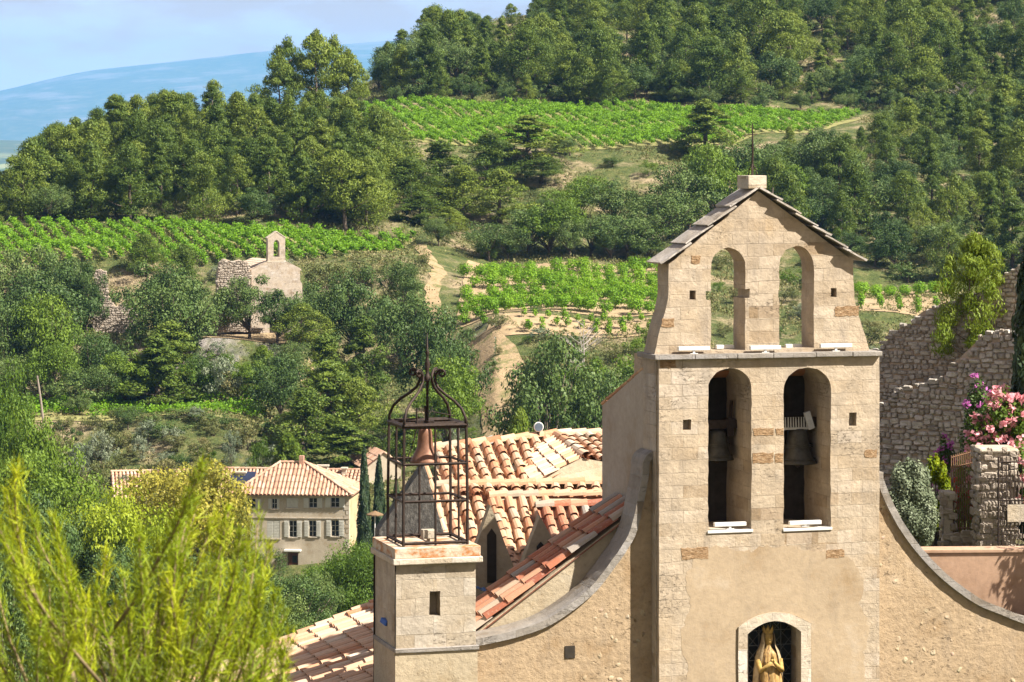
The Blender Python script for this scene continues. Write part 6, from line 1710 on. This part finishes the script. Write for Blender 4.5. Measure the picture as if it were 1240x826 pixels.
# ------------------------------------------------------------------ low undergrowth on the slopes
n = 62000
px = RNG.uniform(-40, 1300, n); Y = 303 + 417 * RNG.uniform(0, 1, n) ** .9
ok = np.ones(n, bool)
for a, b, c, d in [(555, 815, 386, 431), (380, 1045, 496, 561), (240, 345, 381, 391), (518, 552, 390, 432), (580, 612, 300, 345), (236, 350, 374, 392), (530, 640, 340, 380)]: ok &= ~((px > a) & (px < b) & (Y > c) & (Y < d))
X = (px - CX) / F * Y
cl = np.sin(X * .21 + 2 * np.sin(Y * .13)) + np.sin(Y * .19 + X * .07) + RNG.normal(size=n) * .7
ok &= cl > -.15
X, Y = X[ok], Y[ok]; m = len(X); rep = 12
sz = np.repeat(RNG.uniform(.25, 1.0, m), rep); ex, ey = RNG.normal(size=m * rep) * .42, RNG.normal(size=m * rep) * .42
X = np.repeat(X, rep) + ex * (sz + .3); Y = np.repeat(Y, rep) + ey * (sz + .3); m = len(X)
C = np.stack([X, Y, ground(X, Y) + .05 + sz * 1.0 * np.exp(-(ex ** 2 + ey ** 2) * 2.5) * RNG.uniform(.5, 1, m)], 1)
U = np.stack([RNG.normal(size=m) * .5, RNG.normal(size=m) * .5, np.ones(m)], 1)
Vv, Fc = leaves(C, RNG.normal(size=(m, 3)), .17 * RNG.uniform(.5, 1.4, m), .10, U)
uo = link('undergrowth', mesh('undergrowth', Vv, Fc, M['scrub'], False, np.repeat(np.clip(np.repeat(RNG.uniform(.1, .9, m // rep), rep) + RNG.uniform(-.1, .1, m), 0, 1), 4), uv=False))
tag(uo, 'low dry grass and scrub covering the hillsides', 'undergrowth', None, 'stuff')

# ------------------------------------------------------------------ the near pine at the lower left
def near_pine():
    Y0 = 8.2
    X, _, z = gpx(150, Y0)
    t = thing('young_pine', 'out of focus yellow-green young pine with upright shoots in the near left corner', 'tree', (X, Y0, z))
    o = Vector((X, Y0, z)); rng = random.Random(5); rg = np.random.default_rng(5)
    tips = [(20, 566), (8, 600), (33, 612), (48, 640), (64, 628), (86, 690), (2, 640), (72, 660), (104, 720), (129, 672), (118, 715), (150, 700), (168, 648), (190, 662), (180, 690), (206, 640), (217, 626), (232, 600), (245, 563), (240, 610), (258, 630), (277, 620), (268, 655),
            (292, 648), (313, 622), (300, 670), (326, 664), (318, 700), (342, 745), (334, 720), (352, 770), (225, 670), (202, 700), (250, 690), (282, 690), (140, 730), (160, 735), (95, 745), (60, 705), (40, 700), (20, 680), (76, 720), (305, 730), (330, 775), (-10, 620), (-25, 580), (-20, 690)]
    for i in range(32):
        x = rng.uniform(-30, 350); tips.append((x, rng.uniform(np.interp(x, [-30, 60, 110, 170, 260, 330, 350], [690, 720, 770, 720, 720, 760, 800]), 870)))
    wood = MB(); Cs, Us, Ns, Vs, Ls = [], [], [], [], []
    wood.tube([(0, 0, -.3), (.02, 0, .9), (0, 0, 2.0), (.02, .05, 2.9)], [.05, .042, .032, .018], 8)
    for i, (px, py) in enumerate(tips):
        y = Y0 + rng.uniform(-.9, .9)
        tip = W(px, py, y) - o
        fan = (px - 150) * .45
        root = W(150 + fan * .9 + rng.uniform(-25, 25), py + rng.uniform(190, 280), Y0 + (y - Y0) * .5) - o
        root.x += rng.uniform(-.10, .10); mid = root.lerp(tip, .5) + Vector(((px - 150) * .0004 + rng.uniform(-.05, .05), rng.uniform(-.05, .05), -.02))
        pts = [root.lerp(mid, k / 5).lerp(mid.lerp(tip, k / 5), k / 5) for k in range(6)]
        wood.tube(pts, [.006, .0055, .005, .004, .003, .002], 5)
        if i % 2 == 0: wood.tube([root, root.lerp(Vector((rng.uniform(-.05, .05), 0, root.z - .45)), .6), Vector((rng.uniform(-.03, .03), 0, root.z - .55))], [.0095, .012, .014], 5)
        n = 270
        tt = rg.uniform(.12, 1, n) ** .8
        P_ = np.array([tuple(p) for p in pts]); seg = np.clip((tt * 5).astype(int), 0, 4); fr = tt * 5 - seg
        base = P_[seg] * (1 - fr[:, None]) + P_[seg + 1] * fr[:, None]
        ax = P_[seg + 1] - P_[seg]; ax /= np.linalg.norm(ax, axis=1, keepdims=True)
        rd = rg.normal(size=(n, 3)); rd -= ax * (rd * ax).sum(1, keepdims=True); rd /= np.linalg.norm(rd, axis=1, keepdims=True)
        sp = rg.uniform(.15, .75, n)[:, None]
        dr = ax + rd * sp; dr /= np.linalg.norm(dr, axis=1, keepdims=True)
        L_ = rg.uniform(.026, .044, n) * (1.05 - .35 * (tt > .92))
        Cs.append(base + dr * L_[:, None]); Us.append(dr); Ns.append(rg.normal(size=(n, 3))); Ls.append(L_)
        Vs.append(np.clip(rng.uniform(0, .95) * .65 + .35 * rg.uniform(0, 1, n), 0, 1))
    C = np.concatenate(Cs); V, Fc = leaves(C, np.concatenate(Ns), np.concatenate(Ls), .0017, np.concatenate(Us))
    wood.link('trunk', simple('young_bark', (.20, .15, .08), .3, 20, .9), t, smooth=True)
    link('needles', mesh('young_pine_needles', V, Fc, M['bough'], False, np.repeat(np.concatenate(Vs), 4), uv=False), t)
near_pine()
